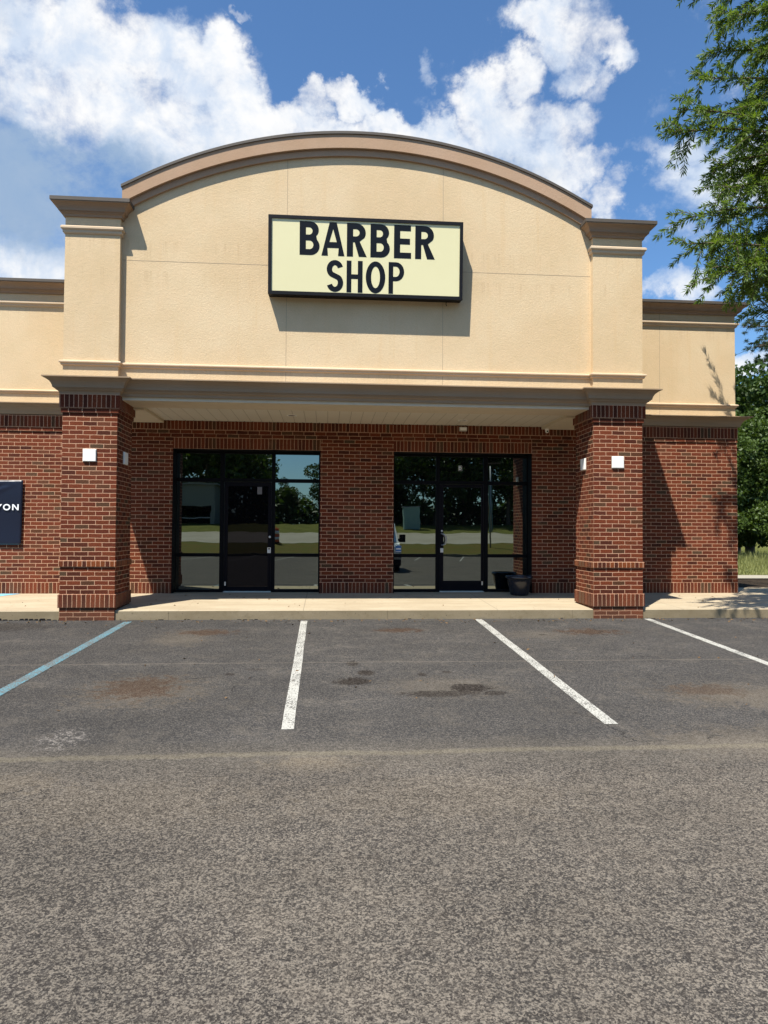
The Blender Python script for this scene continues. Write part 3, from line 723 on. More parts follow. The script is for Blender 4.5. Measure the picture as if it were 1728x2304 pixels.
# ------------------------------------------------------------------ lettering
def circle_pts(cx, cy, rx, ry, a0, a1, n):
    return [(cx+rx*math.cos(R(a0+(a1-a0)*i/n)), cy+ry*math.sin(R(a0+(a1-a0)*i/n))) for i in range(n+1)]
def glyph(ch, w, h, s):
    """closed outlines (outer and holes) of a bold sans capital w x h with stroke s"""
    s *= 1.15; t = s*.94
    if ch == 'H': return [[(0, 0), (s, 0), (s, h*.5-t/2), (w-s, h*.5-t/2), (w-s, 0), (w, 0), (w, h), (w-s, h), (w-s, h*.5+t/2), (s, h*.5+t/2), (s, h), (0, h)]]
    if ch == 'E': return [[(0, 0), (w, 0), (w, t), (s, t), (s, h*.49-t/2+.01), (w*.93, h*.49-t/2+.01), (w*.93, h*.49+t/2+.01), (s, h*.49+t/2+.01), (s, h-t), (w*.98, h-t), (w*.98, h), (0, h)]]
    if ch == 'A':
        return [[(0, 0), (s*1.04, 0), (w*.5-(w*.5-s*.5)*.70+.004, h*.235), (w-(w*.5-(w*.5-s*.5)*.70+.004), h*.235), (w-s*1.04, 0), (w, 0), (w*.5+s*.56, h), (w*.5-s*.56, h)],
                [(w*.34, h*.235+t), (w*.5, h*.80), (w*.66, h*.235+t)]]
    if ch in 'BPR':
        r = lambda y0, y1, xr, tt: None
        def bowl(y0, y1, xw):
            ry = (y1-y0)/2; rx = min(ry, xw*.52); return [(xw-rx, y0)] + circle_pts(xw-rx, (y0+y1)/2, rx, ry, -90, 90, 12)[1:]
        if ch == 'B':
            mid = h*.52
            o1 = [(0, 0)] + bowl(0, mid+t*.25, w) + [(w*.80, mid+t*.05)] + bowl(mid-t*.15, h, w*.95)[1:] + [(0, h)]
            # keep a simple waist
            lo = bowl(0, mid+.02*h, w); hi = bowl(mid-.02*h, h, w*.955)
            o1 = [(0, 0)] + lo[:-3] + hi[3:] + [(0, h)]
            def hole(y0, y1, xw):
                ry = (y1-y0)/2; rx = min(ry, (xw-s)*.5); return [(s, y0)] + [(xw-rx, y0)] + circle_pts(xw-rx, (y0+y1)/2, rx, ry, -90, 90, 10)[1:] + [(s, y1)]
            return [o1, hole(t, mid-t/2, w-s), hole(mid+t/2, h-t, w*.955-s)]
        yb = h*.46 if ch == 'P' else h*.45
        if ch == 'P':
            yb = h*.40; outer = [(0, 0), (s, 0), (s, yb)] + bowl(yb, h, w) + [(0, h)]
        else:
            bw_ = bowl(yb-.02*h, h, w*.97)
            outer = [(0, 0), (s, 0), (s, yb-.02*h), (w*.40, yb-.02*h), (w-s*1.2, 0), (w*1.03, 0), (w*.66, yb+.005*h)] + bw_[4:] + [(0, h)]
        y0 = yb+t if ch == 'P' else yb-.02*h+t; y1 = h-t; xw = (w if ch == 'P' else w*.97)-s
        ry = (y1-y0)/2; rx = min(ry, (xw-s)*.6)
        return [outer, [(s, y0), (xw-rx, y0)] + circle_pts(xw-rx, (y0+y1)/2, rx, ry, -90, 90, 10)[1:] + [(s, y1)]]
    if ch == 'O': return [circle_pts(w/2, h/2, w/2, h/2+.004*h, 0, 360, 40)[:-1], circle_pts(w/2, h/2, w/2-s, h/2-t, 0, 360, 40)[:-1]]
    if ch == 'D':
        r0 = h/2
        return [[(0, 0), (w*.45, 0)] + circle_pts(w*.45, h/2, w*.55, h/2, -90, 90, 16)[1:] + [(0, h)], [(s, t), (w*.45, t)] + circle_pts(w*.45, h/2, w*.55-s, h/2-t, -90, 90, 16)[1:] + [(s, h-t)]]
    if ch == 'N': return [[(0, 0), (s, 0), (s, h*.72), (w-s*1.1, 0), (w, 0), (w, h), (w-s, h), (w-s, h*.28), (s*1.1, h), (0, h)]]
    if ch == 'Y': return [[(w/2-s/2, 0), (w/2+s/2, 0), (w/2+s/2, h*.42), (w, h), (w-s*1.15, h), (w/2, h*.58), (s*1.15, h), (0, h), (w/2-s/2, h*.42)]]
    if ch == 'S':
        ym = h*.5; r1 = h*.5+t*.0
        # centre line of an S, then offset to both sides
        cl = []
        a = (w-s)/2; cx = w/2; rt_ = (h*.5-t/2+t/2)/2; rtop = (h-t/2-(ym))/2; rbot = (ym-t/2)/2
        cl += [(cx+a*math.cos(R(x)), ym+rtop+rtop*math.sin(R(x))) for x in range(18, 181, 9)]
        cl += [(cx-a*math.cos(R(x)), ym+rtop-rtop*math.sin(R(x))*.93) for x in range(9, 60, 9)]
        cl += [(cx+a*math.cos(R(x)), ym-rbot+rbot*math.sin(R(x))*1.0+t*.5*0+ (t/2)*0) for x in range(50, -1, -9)]
        cl += [(cx+a*math.cos(R(x)), t/2+rbot+rbot*math.sin(R(x))) for x in range(0, -164, -9)]
        L, Rr = [], []
        for i, p in enumerate(cl):
            q0 = cl[max(i-1, 0)]; q1 = cl[min(i+1, len(cl)-1)]; d = Vector((q1[0]-q0[0], q1[1]-q0[1])).normalized()
            hw = (s*abs(d.y)+t*abs(d.x))/2/ max(abs(d.y)+abs(d.x), .001)*1.0*(abs(d.y)+abs(d.x)) if False else (s*d.y*d.y+t*d.x*d.x)/2
            L.append((p[0]-d.y*hw, p[1]+d.x*hw)); Rr.append((p[0]+d.y*hw, p[1]-d.x*hw))
        return [L+list(reversed(Rr))]
def lettering(name, items, m, depth, parent, mw):
    """items: (char, x, z, w, h, stroke); drawn in local XY, extruded, placed by mw"""
    cu = bpy.data.curves.new(name, 'CURVE'); cu.dimensions = '2D'; cu.fill_mode = 'BOTH'; cu.extrude = depth
    for ch, x, z, w, h, s in items:
        for pts in glyph(ch, w, h, s):
            sp = cu.splines.new('POLY'); sp.points.add(len(pts)-1); sp.use_cyclic_u = True
            for p, q_ in zip(sp.points, pts): p.co = (x+q_[0], z+q_[1], 0, 1)
    o = bpy.data.objects.new(name+'_tmp', cu); C.objects.link(o)
    me = bpy.data.meshes.new_from_object(o.evaluated_get(bpy.context.evaluated_depsgraph_get())); bpy.data.objects.remove(o)
    me.transform(mw); me.materials.clear(); me.materials.append(m); me.name = name
    r = bpy.data.objects.new(name, me); C.objects.link(r); r.parent = parent
    return r
INK = simple('black_vinyl', (.003, .006, .011), .6, .12)
SIGNF, q = mat('sign_face')
o = q.n('ShaderNodeTexCoord').outputs['Object']
c = q.mix(q.noise(o, 1.2, 4, .6), (.70, .64, .37), (.75, .69, .41)); finish(SIGNF, q, c, .32, .4, q.noise(o, 3, 2), .05, .02)

# sign box: local frame x right, y out of the wall is negative, z up; tipped forward a little
SG = tag(empty('sign_box', (.578, GY, 4.79)), 'large cream box sign with black frame reading BARBER SHOP on the arched stucco wall', 'sign')
w2_, hS, dS = 1.5075, 1.205, .225
tip = Matrix.Rotation(R(2.7), 4, 'X')      # top leans away from the wall
sb = MB()
fw_ = .05
sb.box(-w2_, w2_, -dS+.03, -.0, .012, hS-.012, BLACKP)
fr_ = sb
fr_.box(-w2_, w2_, -dS-.0, -dS+.045, 0, fw_, BLACKP); fr_.box(-w2_, w2_, -dS, -dS+.045, hS-fw_, hS, BLACKP)
fr_.box(-w2_, -w2_+fw_, -dS, -dS+.045, fw_, hS-fw_, BLACKP); fr_.box(w2_-fw_, w2_, -dS, -dS+.045, fw_, hS-fw_, BLACKP)
sgo = sb.build('frame', SG, bevel=.006, weld=False); 
fc = box_obj('face_panel', SG, SIGNF, -w2_+fw_, w2_-fw_, -dS+.018, -dS+.026, fw_, hS-fw_)
fontz = -dS+.0165
loc = lambda x, z: (x-.578, z-4.79)
BAR = [('B', -.453, .306, .083), ('A', -.118, .355, .083), ('R', .272, .300, .083), ('B', .637, .302, .083), ('E', 1.003, .268, .083), ('R', 1.334, .302, .083)]
items = [(c_, *loc(x, 5.405), w_, .512, s_) for c_, x, w_, s_ in BAR]
SH = [('S', -.035, .255, .072), ('H', .272, .247, .064), ('O', .569, .303, .072), ('P', .923, .243, .062)]
items += [(c_, *loc(x, 4.855), w_, .487, s_) for c_, x, w_, s_ in SH]
mw = Matrix.Translation((0, fontz, 0)) @ Matrix.Rotation(R(90), 4, 'X')
lettering('lettering', items, INK, .001, SG, mw)
wire = MB(); wire.tube([(1.28, -.06, .012), (1.275, -.06, -.03), (1.29, -.058, -.06)], .006, BLACKP, 6); wire.build('cable_stub', SG)
SG.rotation_euler = (R(3.0), 0, 0); SG.location = (.578, GY-.004, 4.79)
# wedge bracket to the wall behind the tipped box
br = MB(); br.box(-w2_+.12, w2_-.12, -.002, .05, .10, hS-.1, BLACKP); br.build('mounting_bracket', SG)

# banner on the left wing
BN = tag(empty('banner', (-6.6, DY-.02, .87)), 'dark navy vinyl banner with white letters YON on the left brick wing', 'banner')
nx, nz = 50, 30; V = []; F = []
for j in range(nz+1):
    for i in range(nx+1):
        u = i/nx; v = j/nz; x = -1.0+2.19*u*1.0; z = 1.155*v
        cx, cz = 1.19, 1.155; dx = x-cx; dz = z-cz; a = math.atan2(-dz, -dx); rr = math.hypot(dx, dz)
        fold = math.exp(-((a-.16)/.045)**2)*.013 + math.exp(-((a-.42)/.07)**2)*.014 - math.exp(-((a-.28)/.06)**2)*.008
        y = -.014 - fold*min(1, rr*2.5)*math.exp(-rr*.7) - .006*math.sin(v*7+u*3)*.5
        xx = x - .015*(1-v)*u
        V.append((xx, y, z-.012*math.sin(u*math.pi)*(1 if v > .9 else 0)))
for j in range(nz):
    for i in range(nx): F.append((j*(nx+1)+i, j*(nx+1)+i+1, (j+1)*(nx+1)+i+1, (j+1)*(nx+1)+i))
NAVY = simple('navy_vinyl', (.006, .008, .020), .33, .5, 0, .1, 3)
cl_ = rawmesh('banner_cloth', V, F, NAVY, BN)
for pl in cl_.data.polygons: pl.use_smooth = True
md = cl_.modifiers.new('solid', 'SOLIDIFY'); md.thickness = .002; md.offset = 1
lettering('lettering', [('Y', .722, .617, .125, .105, .022), ('O', .862, .613, .124, .112, .020), ('N', 1.018, .617, .112, .105, .020)], simple('white_vinyl', (.85, .85, .85), .5), .001, BN, Matrix.Translation((0, -.034, 0)) @ Matrix.Rotation(R(90), 4, 'X'))

# square lamps on the pillars
def wall_fixture(cx, cy, cz, nrm, label):
    root = tag(empty('wall_fixture', (cx, cy, cz)), label, 'wall lamp', 'square white lamps on the brick pillars')
    b = MB(); b.box(-.096, .096, -.030, .0, -.094, .094, WHITEP); o = b.build('cover', root, bevel=.008)
    b = MB(); b.box(-.100, .100, -.008, .0015, -.098, .098, GREYP); b.build('back_plate', root)
    if nrm == 'x': root.rotation_euler = (0, 0, R(90))
    if nrm == '-x': root.rotation_euler = (0, 0, R(-90))
    return root
wall_fixture(-3.576, PY, 2.27, 'y', 'square white lamp on the front of the left brick pillar')
wall_fixture(4.634, PY, 2.277, 'y', 'square white lamp on the front of the right brick pillar')
wall_fixture(XL1, PY+.42, 2.27, 'x', 'square white lamp on the shaded inner side of the left brick pillar')
wall_fixture(XR0, PY+.42, 2.277, '-x', 'square white lamp on the inner side of the right brick pillar')
wl = tag(empty('wall_fixture', (WX1, DY+.35, 1.12)), 'pale box on the right side wall of the brick building', 'wall box')  # electrical utility box on the side wall, not a lamp
MB().box(0, .05, -.08, .08, -.14, .14, WHITEP).build('cover', wl, bevel=.006)
# recessed soffit lights
for x_, y_, lb in ((-.62, 12.35, 'round recessed light in the soffit left of the sign centre, above the left door'), (2.42, 12.55, 'round recessed light in the soffit above the right door')):
    root = tag(empty('recessed_light', (x_, y_, 3.147)), lb, 'ceiling light', 'recessed lights in the canopy soffit')
    b = MB(); n = 24
    for i in range(n):
        a0, a1 = 2*math.pi*i/n, 2*math.pi*(i+1)/n
        b.face([(.09*math.cos(a0), .09*math.sin(a0), -.006), (.066*math.cos(a0), .066*math.sin(a0), -.006), (.066*math.cos(a1), .066*math.sin(a1), -.006), (.09*math.cos(a1), .09*math.sin(a1), -.006)], WHITEP)
        b.face([(.09*math.cos(a1), .09*math.sin(a1), -.006), (.09*math.cos(a1), .09*math.sin(a1), .002), (.09*math.cos(a0), .09*math.sin(a0), .002), (.09*math.cos(a0), .09*math.sin(a0), -.006)], WHITEP)
    b.build('trim_ring', root)
    MB().cyl((0, 0, -.001), (0, 0, 1), .066, .062, .003, simple('lamp_reflector', (.75, .70, .6), .2, .5, .6), 24).build('reflector', root)
# emergency box and camera under the soffit
el = tag(empty('emergency_light', (2.53, DY-.03, 3.035)), 'small beige box light on the brick above the right door', 'emergency light')
MB().box(-.072, .072, -.06, 0, .0, .078, GREYP).build('housing', el, bevel=.006)
MB().box(-.06, .06, -.064, -.0605, .012, .066, WHITEP).build('lens', el)
cm = tag(empty('security_camera', (4.12, DY-.12, 3.098)), 'small white dome security camera at the right end of the soffit', 'camera')
MB().cyl((0, 0, 0), (0, 0, -1), .038, .036, .03, WHITEP, 20).build('base', cm)
def sphere(name, parent, r, m, c=(0, 0, 0), sc=(1, 1, 1), cut=None):
    bm = bmesh.new(); bmesh.ops.create_uvsphere(bm, u_segments=20, v_segments=12, radius=r)
    for v in bm.verts: v.co = Vector((v.co.x*sc[0]+c[0], v.co.y*sc[1]+c[1], v.co.z*sc[2]+c[2]))
    for f in bm.faces: f.smooth = True
    me = bpy.data.meshes.new(name); bm.to_mesh(me); bm.free(); me.materials.append(m)
    o = bpy.data.objects.new(name, me); C.objects.link(o); o.parent = parent; return o
sphere('ball', cm, .034, WHITEP, (0, 0, -.045)); MB().cyl((0, -.030, -.050), (0, -1, -.25), .016, .013, .012, BLACKP, 14).build('lens', cm)
# stickers
st_ = tag(empty('blue_sticker', (KX(1.33), YF+.0445, KZ(.825))), 'small blue square sticker on the glass left of the right door', 'sticker')
MB().box(-.055, .055, -.0008, 0, -.065, .065, simple('blue_label', (.05, .16, .38), .5)).build('label', st_)
MB().box(-.045, .045, -.0016, -.0009, -.012, .014, WHITEP).build('stripe', st_)
MB().box(-.05, .05, -.0016, -.0009, -.055, -.046, WHITEP).build('stripe', st_)
ds = tag(empty('door_letter', (KX(2.49), YF+.0445, KZ(2.343))), 'white letter D on the glass above the right door', 'letter sign')
lettering('letter', [('D', -.024, -.036, .048, .072, .014)], simple('white_decal', (.75, .75, .72), .5), .0006, ds, Matrix.Translation((0, -.002, 0)) @ Matrix.Rotation(R(90), 4, 'X'))
dm = MB()
for a in ((-.036, .036, .046, .050), (-.036, .036, -.050, -.046)): dm.box(a[0], a[1], -.0016, -.0002, a[2], a[3], WHITEP)
for a in ((-.036, -.032), (.032, .036)): dm.box(a[0], a[1], -.0016, -.0002, -.046, .046, WHITEP)
dm.build('border', ds)

# leaf litter and grit along the kerb
nl = 420; lx = rng.uniform(-6, 8, nl); ly = 11.0-np.abs(rng.normal(0, .16, nl)); sel = rng.random(nl) < .25; ly[sel] = rng.uniform(6, 10.9, sel.sum()); ly = np.minimum(ly, 11.01)
lz = -.215+.042*(ly-11.02)+.006; sel2 = rng.random(nl) < .12; ly[sel2] = rng.uniform(11.2, 13.0, sel2.sum()); lz[sel2] = -.033*(DY-ly[sel2])+.004
ld = rng.normal(size=(nl, 3)); ld[:, 2] = np.abs(ld[:, 2])*.12+.02
LIT = simple('dry_leaf', (.16, .10, .05), .8, .1, 0, .5, 3)
LITTER_PENDING = (np.stack([lx, ly, lz], 1), ld, rng.uniform(.02, .055, nl))
# plant pot
PT = tag(empty('plant_pot', (3.55, 12.90, -.008)), 'empty glossy dark blue planter pot in front of the right glass panel', 'plant pot')
POTM, q = mat('glazed_pot'); o = q.n('ShaderNodeTexCoord').outputs['Object']
c = q.mix(q.noise(o, 9, 4), (.007, .008, .013), (.018, .020, .030)); finish(POTM, q, c, .22, .5, q.noise(o, 14, 3), .25, .01)
prof = [(.0, .0), (.155, .0), (.165, .015), (.17, .04), (.195, .14), (.215, .24), (.225, .30), (.245, .305), (.25, .33), (.245, .355), (.222, .36), (.212, .345), (.205, .25), (.16, .10), (.0, .10)]
V = []; F = []; n = 40
for r_, z in prof:
    for i in range(n): V.append((r_*math.cos(2*math.pi*i/n), r_*math.sin(2*math.pi*i/n), z))
for j in range(len(prof)-1):
    for i in range(n): F.append((j*n+i, j*n+(i+1) % n, (j+1)*n+(i+1) % n, (j+1)*n+i))
o = rawmesh('bowl', V, F, POTM, PT)
for pl in o.data.polygons: pl.use_smooth = True
MB().cyl((0, 0, .24), (0, 0, 1), .200, .200, .02, MULCH, 30).build('soil', PT)

# ------------------------------------------------------------------ vegetation
def leaves_mesh(name, P, D_, L, Wd, m, parent, fold=.25):
    """lens-shaped leaves: base points P, directions D_ (n,3), lengths, widths"""
    n = len(P); D_ = D_/np.linalg.norm(D_, axis=1, keepdims=True)
    rv = rng.normal(size=(n, 3)); side = np.cross(D_, rv); side /= np.linalg.norm(side, axis=1, keepdims=True)
    nr = np.cross(D_, side)
    L = np.asarray(L)[:, None]; Wd = np.asarray(Wd)[:, None]
    a = P; b = P+D_*L*.45+side*Wd+nr*Wd*fold; c = P+D_*L+nr*Wd*-.6; d = P+D_*L*.45-side*Wd+nr*Wd*fold
    V = np.stack([a, b, c, d], 1).reshape(-1, 3); i = np.arange(n)[:, None]*4
    F = np.concatenate([np.concatenate([i, i+1, i+2], 1), np.concatenate([i, i+2, i+3], 1)])
    return rawmesh(name, V, F, m, parent)
def bez(p0, p1, p2, n):
    t = np.linspace(0, 1, n)[:, None]; return (1-t)**2*p0 + 2*t*(1-t)*p1 + t*t*p2
tag(leaves_mesh('leaf_litter', LITTER_PENDING[0], LITTER_PENDING[1], LITTER_PENDING[2], LITTER_PENDING[2]*.22, LIT, None), 'scattered dry brown leaves and grit along the kerb', 'leaf litter', None, 'stuff')
# willow oak on the right whose branches hang into view
OR = np.array([8.7, 9.75, -.3])
OK = tag(empty('willow_oak', OR.tolist()), 'tall willow oak with narrow leaves hanging in from the right edge', 'tree')
wood = MB(); trunk = [(0, 0, 0), (.05, .02, 1.2), (-.05, .06, 2.6), (.04, 0, 4.2), (.1, -.05, 6.2), (.05, .05, 8.6), (.0, .0, 11.2), (0, .1, 13.0)]
wood.tube(trunk, [.26, .21, .18, .16, .13, .10, .06, .02], BARK, 12).build('trunk', OK)
tips = [ (4.9, 9.9, 8.95), (5.3, 10.0, 8.1), (5.25, 9.7, 8.35), (4.35, 9.2, 6.72), (4.3, 9.2, 6.35), (5.15, 9.7, 6.2), (5.6, 9.9, 6.15), (4.6, 9.3, 5.28), (4.45, 9.2, 4.86), (5.05, 9.2, 4.55), (4.75, 9.1, 4.35), (5.55, 9.6, 4.45),
         (5.0, 9.8, 7.55), (5.6, 10.2, 7.3), (5.9, 10.2, 6.9), (5.9, 10.3, 5.4), (5.7, 9.7, 4.85), (5.5, 9.9, 9.4), (6.0, 10.2, 5.1), (6.1, 10.3, 6.3), (5.9, 9.6, 7.9), (6.2, 9.8, 8.6), (5.5, 9.3, 6.9), (5.8, 9.2, 5.9), (6.3, 9.9, 5.6), (6.3, 9.6, 7.2), (5.15, 9.4, 5.75)]
LP, LD, LL = [], [], []
br = MB()
def limb(p0, p2, n_tw, tw_len, lift=.9, fill=.35, r0=.035):
    p0 = np.array(p0, float); p2 = np.array(p2, float); mid = (p0+p2)/2 + np.array([0, 0, lift])
    pts = bez(p0, mid, p2, 14)
    br.tube(pts, np.linspace(r0, .005, 14), BARK, 5)
    for _ in range(n_tw):
        t = fill+(1-fill)*random.random()**.75; i = min(int(t*13), 12); b0 = pts[i]+(pts[i+1]-pts[i])*random.random()
        d = (pts[i+1]-pts[i]); d /= np.linalg.norm(d)
        sd_ = np.array([random.gauss(0, 1), random.gauss(0, 1), random.gauss(-.25, .8)]); dd = d*.8+sd_*.62; dd /= np.linalg.norm(dd)
        Lw = tw_len*random.uniform(.45, 1.1)*(1.15-t*.55)
        q2 = b0+dd*Lw+np.array([0, 0, -.22*Lw]); tw = bez(b0, b0+dd*Lw*.55+np.array([0, 0, .05]), q2, 7)
        br.tube(tw[::2], [.006, .005, .004, .002], BARK, 3)
        twig_leaves(tw)
    twig_leaves(pts[-6:])
def twig_leaves(tw):
    Lt = np.linalg.norm(tw[-1]-tw[0]); n = int(Lt/.0088)+8
    for j in range(n):
        t = random.random()**.8*(len(tw)-1.001); i = int(t); b0 = tw[i]+(tw[i+1]-tw[i])*(t-i)
        d = tw[i+1]-tw[i]; d = d/np.linalg.norm(d); s_ = np.array([random.gauss(0, 1) for _ in range(3)]); s_ -= d*s_.dot(d); s_ /= np.linalg.norm(s_)
        dd = d*random.uniform(.5, 1.0)+s_*.8+np.array([0, 0, -.12]); LP.append(b0); LD.append(dd); LL.append(random.uniform(.065, .115))
    for _ in range(4):
        LP.append(tw[-1]); LD.append((tw[-1]-tw[-2])/np.linalg.norm(tw[-1]-tw[-2])+np.array([random.gauss(0, .35) for _ in range(3)])); LL.append(random.uniform(.07, .1))
for x, y, z in tips:
    p2 = np.array([x+.36, y, z+.22])-OR; z0 = max(2.6, p2[2]-random.uniform(.1, 1.1)+.2)
    limb((random.uniform(-.05, .1), 0, z0), p2, 29, .75, random.uniform(.3, 1.1), .30)
for i in range(44):        # the rest of the crown
    a = random.uniform(0, 2*math.pi); z = random.uniform(3.2, 12.6); reach = 3.6*math.sqrt(max(.08, 1-((z-6.5)/6.8)**2))*random.uniform(.7, 1)
    p2 = np.array([math.cos(a)*reach, math.sin(a)*reach*.9, z])
    wx = p2+OR
    if wx[0] < 5.8 and wx[1] < 10.6: continue
    if wx[0] < 6.6 and wx[1] < 10 : p2[0] += .6
    if math.cos(a) < .3 and z < 5.6: p2[2] += 1.6
    if wx[1] > 12.7: p2[1] -= 1.3
    limb((0, 0, max(2.5, z-1.3)), p2, 15, 1.0, .5, .3, .04)
br.build('branches', OK, weld=False)
LP = np.array(LP); LD = np.array(LD); LL = np.array(LL)
leaves_mesh('crown', LP, LD, LL, LL*.088+.001, OAKL, OK)
print('oak leaves', len(LP))

def lumpy_crown(name, n, rx, ry, rz, zc, leaf, m, parent, lumps=34, seed=0, droop=.0, low=None):
    rg = np.random.default_rng(seed)
    u = rg.normal(size=(lumps, 3)); u /= np.linalg.norm(u, axis=1, keepdims=True); rr = rg.uniform(.35, .95, lumps)[:, None]
    cen = u*rr*np.array([rx, ry, rz])+np.array([0, 0, zc]); lr = rg.uniform(.20, .38, lumps)*min(rx, rz)
    idx = rg.integers(0, lumps, n); v = rg.normal(size=(n, 3)); v /= np.linalg.norm(v, axis=1, keepdims=True)
    P = cen[idx]+v*(lr[idx]*rg.uniform(.72, 1.08, n))[:, None]*np.array([1, 1, .7])
    if low is not None: P = P[P[:, 2] > low]; v = v[:len(P)]
    n = len(P); Dr = rg.normal(size=(n, 3))+np.array([0, 0, -.35]); L = rg.uniform(.6, 1.25, n)*leaf
    return leaves_mesh(name, P, Dr, L, L*.32, m, parent, .15)
def tree(kind, loc, h, r, m, seed, label, group, n=16000, leaf=.22, low=.8):
    t = tag(empty('broadleaf_tree', loc), label, 'tree', group)
    MB().tube([(0, 0, -.2), (.1, 0, h*.25), (-.1, .1, h*.5), (0, 0, h*.8)], [.22, .17, .12, .04], BARK, 8).build('trunk', t)
    lumpy_crown('crown', n, r, r, h*.48, h*.54, leaf, m, t, 46, seed, 0, low)
    return t
GB = 'trees behind the building on the right'
tree(0, (15.6, 27.5, 0), 8.6, 3.2, DARKL, 1, 'dark green round topped tree at the right edge beyond the building', GB, 26000, .20, .4)
tree(0, (13.9, 23.6, 0), 5.9, 2.1, MIDL, 2, 'lighter green lower tree just right of the building corner', GB, 22000, .13, .9)
tree(0, (18.6, 30.0, 0), 8.2, 3.6, DARKL, 3, 'broad dark tree at the far right behind the lighter one', GB, 22000, .20, .3)
tree(0, (16.6, 25.2, 0), 6.3, 2.3, MIDL, 4, 'mid green tree in front of the tall dark tree on the right', GB, 20000, .14, .7)
tree(0, (11.5, 29.5, 0), 7.8, 3.0, DARKL, 5, 'dark tree mostly hidden behind the brick building', GB, 12000, .2, .3)
tree(0, (21, 35.0, 0), 9.0, 4.5, DARKL, 6, 'distant dark tree behind the right hand trees', GB, 16000, .26, .2)
tree(0, (14.5, 31.0, 0), 6.5, 4.2, DARKL, 16, 'low dark undergrowth tree closing the gap beneath the right hand trees', GB, 26000, .26, .0)
# pine with a branch reaching in
PN = tag(empty('pine_tree', (19.2, 28.0, 0)), 'pine with needle tufts reaching in at the right edge above the trees', 'tree')
MB().tube([(0, 0, -.2), (.1, 0, 4), (0, .1, 8), (0, 0, 12.5)], [.24, .2, .14, .04], BARK, 8).build('trunk', PN)
pb = MB(); NP, ND, NL = [], [], []
def pine_branch(p0, p2):
    p0 = np.array(p0, float); p2 = np.array(p2, float); pts = bez(p0, (p0+p2)/2+np.array([0, 0, .25]), p2, 10); pb.tube(pts, np.linspace(.05, .01, 10), BARK, 5)
    for _ in range(26):
        i = random.randint(3, 9); c_ = pts[i]+np.array([random.gauss(0, .26), random.gauss(0, .3), random.gauss(.05, .13)])
        pb.tube([pts[i], c_], [.012, .006], BARK, 3)
        for _ in range(55):
            d = np.array([random.gauss(0, 1), random.gauss(0, 1), random.gauss(.5, .8)]); NP.append(c_); ND.append(d); NL.append(random.uniform(.10, .20))
for p0, p2 in [((0, 0, 9.6), (-2.35, -.5, 9.55)), ((0, 0, 9.0), (-1.9, -.2, 8.75)), ((0, 0, 8.5), (-1.35, .2, 8.2))]: pine_branch(p0, p2)
for i in range(26):
    a = random.uniform(0, 6.28); z = random.uniform(7.5, 12.3); r_ = random.uniform(.8, 2.2)*(1.2-(z-7)/8)
    if math.cos(a) < -.2: continue
    pine_branch((0, 0, z), (math.cos(a)*r_, math.sin(a)*r_, z+.1))
pb.tube([(0, 0, 7.2), (0, .05, 10), (0, 0, 12.45)], [.05, .04, .02], BARK, 5)
pb.build('branches', PN, weld=False)
leaves_mesh('crown', np.array(NP), np.array(ND), NL, np.full(len(NL), .008), PINEL, PN)

# tall grass beyond the path
n = 26000
gx = rng.uniform(10.5, 19.5, n); gy = rng.uniform(19.2, 24.5, n); keep = (gx/gy > .54) & (gx/gy < .76); gx, gy = gx[keep], gy[keep]; n = len(gx)
hgt = rng.uniform(.12, .55, n)*np.clip((gy-19.0)/2.5, .25, 1.25)
P = np.stack([gx, gy, np.full(n, -.03)], 1); Dv = np.stack([rng.normal(0, .28, n), rng.normal(0, .28, n), np.ones(n)], 1)
tag(leaves_mesh('tall_grass', P, Dv, hgt, np.full(n, .011), TALLG, None), 'tall pale grass growing beyond the path right of the building', 'grass', None, 'stuff')

# ------------------------------------------------------------------ the far side of the lot, seen mirrored in the glass
GF = 'trees across the road mirrored in the shop glass'
rt_protos = []
def rtree(x, y, h, r, label, proto=None):
    if proto is None:
        t = tag(empty('roadside_tree', (x, y, gz(0, y))), label, 'tree', GF)
        MB().tube([(0, 0, -.2), (.1, 0, h*.3), (0, 0, h*.8)], [.3, .22, .06], BARK, 7).build('trunk', t)
        lumpy_crown('crown', 9000, r, r, h*.46, h*.56, .42, MIDL if x < 0 else DARKL, t, 40, int(abs(x*7))+3, 0, h*.05)
        return t
    t = proto.copy(); C.objects.link(t); t.location = (x, y, gz(0, y)); t['label'] = label; t.rotation_euler = (0, 0, random.uniform(0, 6)); sc = h/proto['h_']; t.scale = (sc*r, sc*r, sc)
    for ch in proto.children:
        c_ = ch.copy(); C.objects.link(c_); c_.parent = t
    return t
T0 = rtree(-21, -53, 9.5, 4.6, 'dense tree across the road mirrored at the left edge of the left windows'); T0['h_'] = 9.5
T1 = rtree(12, -51, 13.0, 5.5, 'tall dark tree across the road mirrored in the right windows'); T1['h_'] = 13.0
specs = [(-14, -58, 12.5, 1.1, T0), (-10.0, -60, 11, .85, T0), (-4.6, -56, 5.0, .8, T0), (1, -57, 8.5, 1, T1), (4.5, -52, 9.5, 1.1, T1), (8, -55, 12, 1, T1), (16, -55, 14, 1, T1), (20, -50, 12.5, 1, T1), (25, -56, 13, 1, T0), (31, -52, 12, 1, T1), (38, -55, 13, 1, T0), (-27, -57, 11, 1, T0), (-34, -52, 10, 1, T1), (-42, -56, 12, 1, T0), (46, -52, 12, 1, T1)]
desc = ['low dense', 'small rounded', 'short bushy', 'medium dark', 'broad dark', 'tall leafy', 'very tall', 'tall narrow', 'wide shady', 'high dark', 'full crowned', 'big leafy', 'rounded leafy', 'large spreading', 'tall edge']
